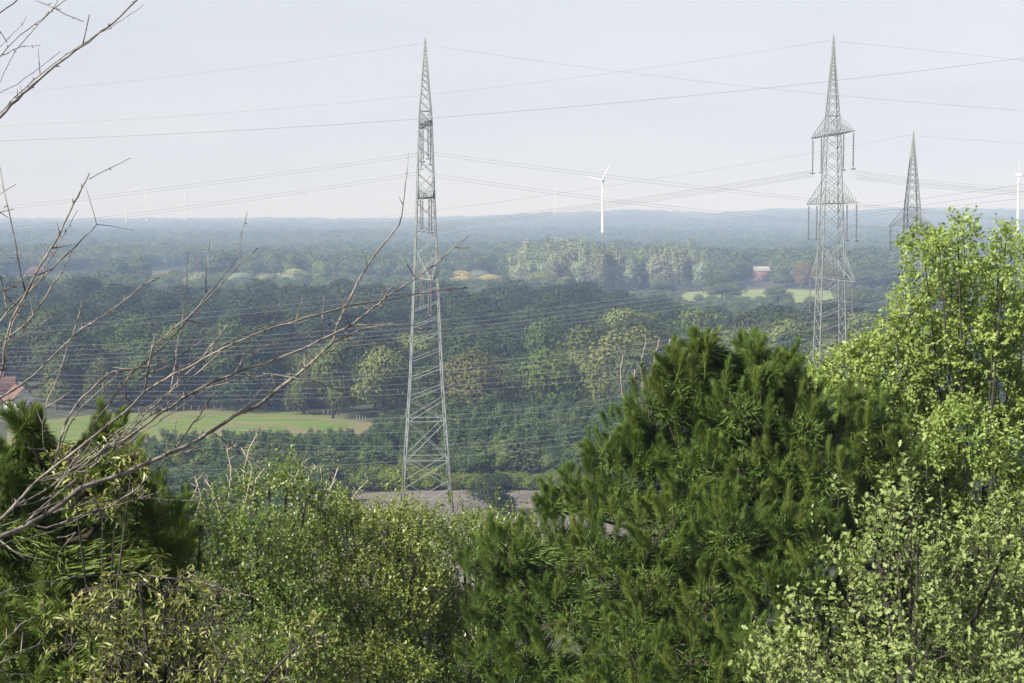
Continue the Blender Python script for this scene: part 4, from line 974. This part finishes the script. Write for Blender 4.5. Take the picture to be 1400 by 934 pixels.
    for q in list(order[:stems]) + list(rng.choice(len(A), min(len(A), stems * 2), replace=False)):
        e = A[q, :3]; m1 = hub + (e - hub) * .5 + np.array((0, 0, .15 * np.linalg.norm(e - hub)))
        lb = MB(); lb.tube([hub, m1, e, e + np.array((0, 0, A[q, 3] * .2))], np.array([.05, .034, .016, .006]) * bw, 6); lb.build('branch', M[bark], t)
    return t
def rowfill(x0, x1, ytop, ybot, r, jx=10, step=.95):
    o = []; y = ytop
    while y < ybot:
        for x in np.arange(x0, x1, r * 1.5): o.append((x + rng.normal() * jx, y + rng.normal() * jx * .7, r * (.8 + .4 * rng.random())))
        y += r * step
    return o
# small-leaved shrubs in the middle
H1 = [(295, 712, 24), (322, 690, 22), (348, 676, 20), (368, 664, 18), (392, 668, 20), (418, 684, 22), (440, 700, 20)] + rowfill(285, 455, 735, 1000, 40, 14, .9)
leafy('small_leaved_shrub', 'yellow green small leaved shrub beside the left pines, left of three', 'shrub', 360, 23, H1, HB_V, HB_F, M['hornbeam'], .047, 820, 10, .27, .7, singles=0, bulge=1.5, leaders=26, face=.6, slope=2.4)
H2 = [(455, 716, 22), (480, 708, 18), (505, 722, 20), (530, 710, 18), (548, 716, 20), (575, 722, 22)] + rowfill(435, 610, 748, 1000, 40, 14, .9)
leafy('small_leaved_shrub', 'yellow green small leaved shrub in front of the near pylon feet, middle of three', 'shrub', 520, 24.5, H2, HB_V, HB_F, M['hornbeam'], .047, 820, 10, .27, .75, singles=0, bulge=1.5, leaders=26, face=.6, slope=2.4)
H3 = [(600, 736, 22), (632, 731, 20), (655, 727, 18), (685, 735, 22), (715, 740, 24)] + rowfill(580, 760, 755, 1000, 40, 14, .9)
leafy('small_leaved_shrub', 'yellow green small leaved shrub left of the large pine, right of three', 'shrub', 655, 26, H3, HB_V, HB_F, M['hornbeam'], .047, 820, 10, .27, .75, singles=0, bulge=1.5, leaders=26, face=.6, slope=2.4)
# bright tree at the right
OK = [(1262, 335, 20), (1285, 350, 20), (1262, 375, 20), (1310, 330, 14), (1318, 312, 12), (1300, 385, 22), (1330, 365, 16), (1375, 335, 18), (1392, 360, 20), (1365, 375, 18), (1340, 400, 26), (1285, 420, 30), (1240, 425, 20), (1395, 405, 26), (1370, 440, 34), (1225, 465, 26), (1270, 475, 40), (1330, 475, 44), (1390, 490, 40),
      (1190, 490, 24), (1155, 512, 26), (1115, 525, 22), (1225, 520, 38), (1290, 540, 50), (1360, 550, 50), (1180, 545, 34), (1130, 560, 30), (1245, 580, 46), (1320, 610, 54), (1395, 610, 50), (1270, 650, 46), (1350, 680, 56), (1410, 700, 50), (1290, 720, 50), (1240, 690, 34), (1350, 760, 60), (1290, 800, 56), (1400, 800, 60), (1330, 860, 60), (1260, 880, 50), (1400, 900, 60), (1330, 960, 70), (1450, 560, 60), (1460, 700, 70), (1460, 850, 70), (1440, 440, 40)]
leafy('leafy_tree', 'bright yellow green leafy tree at the right edge', 'tree', 1330, 26, OK, HB_V, HB_F, M['oak'], .066, 880, 9, .24, .45, singles=300, bulge=1.4, stems=10, face=.35, leaders=5, bw=.5)
LOB = [(1195, 725, 16), (1222, 690, 14), (1245, 705, 16), (1160, 770, 18), (1205, 770, 24), (1255, 765, 26), (1230, 820, 30), (1165, 830, 28), (1115, 845, 22), (1290, 800, 28), (1340, 760, 30), (1385, 730, 26), (1380, 800, 34), (1320, 850, 38), (1270, 880, 36), (1200, 890, 36), (1130, 895, 32), (1070, 890, 26), (1040, 920, 26), (1100, 930, 36), (1390, 890, 40), (1340, 920, 40), (1240, 940, 40), (1170, 950, 40), (1390, 960, 50), (1300, 990, 60), (1180, 1010, 60), (1080, 990, 50)]
leafy('lobed_leaf_shrub', 'pale green lobed leaved shrub in the lower right corner', 'shrub', 1250, 13.5, LOB, OAK_V, OAK_F, M['lobed'], .052, 980, 8, .22, .6, singles=300, bulge=1.0, stems=9, face=.5, leaders=30, bark='bark', bw=.45)
DRP = [(190, 800, 26), (160, 815, 22), (225, 805, 22), (300, 800, 18), (130, 850, 24), (235, 850, 30), (290, 850, 26), (190, 880, 30), (100, 875, 22), (250, 905, 34), (160, 915, 30), (310, 900, 24), (220, 950, 40), (130, 960, 40), (300, 960, 34), (350, 910, 18), (405, 885, 16), (430, 865, 10), (375, 925, 22)]
leafy('narrow_leaved_shrub', 'drooping narrow leaved shrub in the lower left foreground', 'shrub', 220, 10.5, DRP, NR_V, NR_F, M['droop'], .052, 1050, 9, .22, .25, droop=.55, singles=300, bulge=.4, stems=8, face=.5, bark='bark', bw=.45)

SPR = [(95, 622, 9), (98, 640, 10), (182, 622, 9), (178, 642, 9), (165, 605, 6), (102, 665, 12), (176, 668, 12), (140, 700, 16)]
leafy('slender_shrub', 'slender shrub with yellowish drooping leaf tips between the shoots of the left pine', 'shrub', 135, 14.2, SPR, NR_V, NR_F, M['droop'], .075, 1500, 8, .18, .35, droop=.5, singles=0, bulge=.2, stems=6, face=.5, bark='bark', bw=.25)
# pale dead stems standing out of the shrubs
def dead_stems(label, Y, base_px, group_pts, w=2.0, leaves=()):
    t = thing('dead_shrub', label, 'dead shrub', (0, 0, 0))
    bp = at(*base_px, Y); g = float(ground_z(bp[0], Y)); b = MB(); nz = 9; b.tube([(bp[0] + .10 * math.sin(q * 1.3) * (1 - q / (nz - 1)), Y + .5 * (1 - q / (nz - 1)) + .05 * math.cos(q * 2.1), g - .1 + (bp[2] - g + .1) * q / (nz - 1)) for q in range(nz)], np.linspace(.016, .006, nz), 5); b.build('stem', M['twig_dead'], t)
    for pts in group_pts:
        q = np.array(pts, float); yy = Y + rng.normal() * .12
        P = [bp] + [at(a, c, yy) for a, c in q]; n = len(P)
        P = np.array(P); rad = np.linspace(w, w * .45, n) / 2 * Y / FPX
        b = MB(); b.tube(P, rad, 5)
        for k in range(1, n):
            for _ in range(3):
                f = rng.random(); s = P[k - 1] + (P[k] - P[k - 1]) * f; e = s + unit(np.array((rng.normal() * .8, rng.normal() * .5, .8))) * (.06 + .12 * rng.random()) * Y / 24
                b.tube([s, e], [rad[k] * .7, rad[k] * .4], 3)
        b.build('branch', M['twig_dead'], t)
    for a, c in leaves:
        V = HB_V.copy(); l = link('dry_leaf', mesh_np('dry_leaf', V, HB_F, M['dry']), t, at(a, c, Y - .05)); l.scale = (.065, .065, .065); l.rotation_euler = (rng.random() * 3, rng.random() * 3, rng.random() * 6)
    return t
dead_stems('pale leafless stems sticking out above the left small leaved shrub', 22.4, (320, 760),
           [[(312, 690), (316, 640), (310, 615), (325, 608)], [(335, 680), (333, 645), (340, 615), (352, 592)], [(338, 675), (345, 640), (330, 612)], [(345, 690), (350, 655), (362, 640)], [(300, 700), (290, 670), (280, 655)]])
dead_stems('pale leafless stems sticking out between the small leaved shrubs', 23.4, (420, 770),
           [[(395, 690), (405, 650), (415, 630)], [(430, 690), (440, 655), (438, 640)], [(445, 690), (455, 660), (462, 640)], [(415, 680), (423, 650), (430, 635)], [(470, 695), (490, 670), (503, 657)], [(440, 700), (447, 672), (460, 655)]])
dead_stems('thin pale dead stems with dry leaves at the left side of the large pine', 22.3, (895, 600),
           [[(884, 545), (876, 510), (877, 490), (883, 468)], [(880, 540), (878, 515), (880, 500)], [(898, 520), (894, 490), (902, 462)], [(915, 520), (917, 495), (913, 478), (916, 462)], [(850, 540), (848, 505), (852, 485)], [(872, 540), (866, 520), (868, 505)]], 1.2,
           [(872, 514), (874, 518), (869, 520), (882, 508), (884, 504), (886, 540)])
dead_stems('pale dead twig tangle between left pine and small leaved shrub', 22.0, (265, 735),
           [[(262, 710), (258, 690), (270, 665)], [(268, 705), (275, 680), (268, 655)], [(255, 715), (245, 695), (232, 690)], [(270, 720), (285, 700), (292, 680)]])

# ------------------------------------------------------------------ haze
hz = MB(); hz.box((0, 4950, 84.5), (8300, 5150, 85.5))
hm = bpy.data.materials.new('haze'); hm.use_nodes = True; t = hm.node_tree; t.nodes.clear()
pv = t.nodes.new('ShaderNodeVolumePrincipled'); mo = t.nodes.new('ShaderNodeOutputMaterial')
EXT = (1.82e-4, 2.4e-4, 3.5e-4); ALB = (0.465, 0.475, 0.52); DEN = 0.01
pv.inputs['Density'].default_value = DEN; pv.inputs['Anisotropy'].default_value = -0.1
pv.inputs['Color'].default_value = (*[a * e / DEN for a, e in zip(ALB, EXT)], 1)
pv.inputs['Absorption Color'].default_value = (*[(1 - (1 - a) * e / DEN / (1 - a * e / DEN)) ** 2 for a, e in zip(ALB, EXT)], 1)
t.links.new(pv.outputs['Volume'], mo.inputs['Volume'])
kind(hz.build('haze', hm), 'stuff')
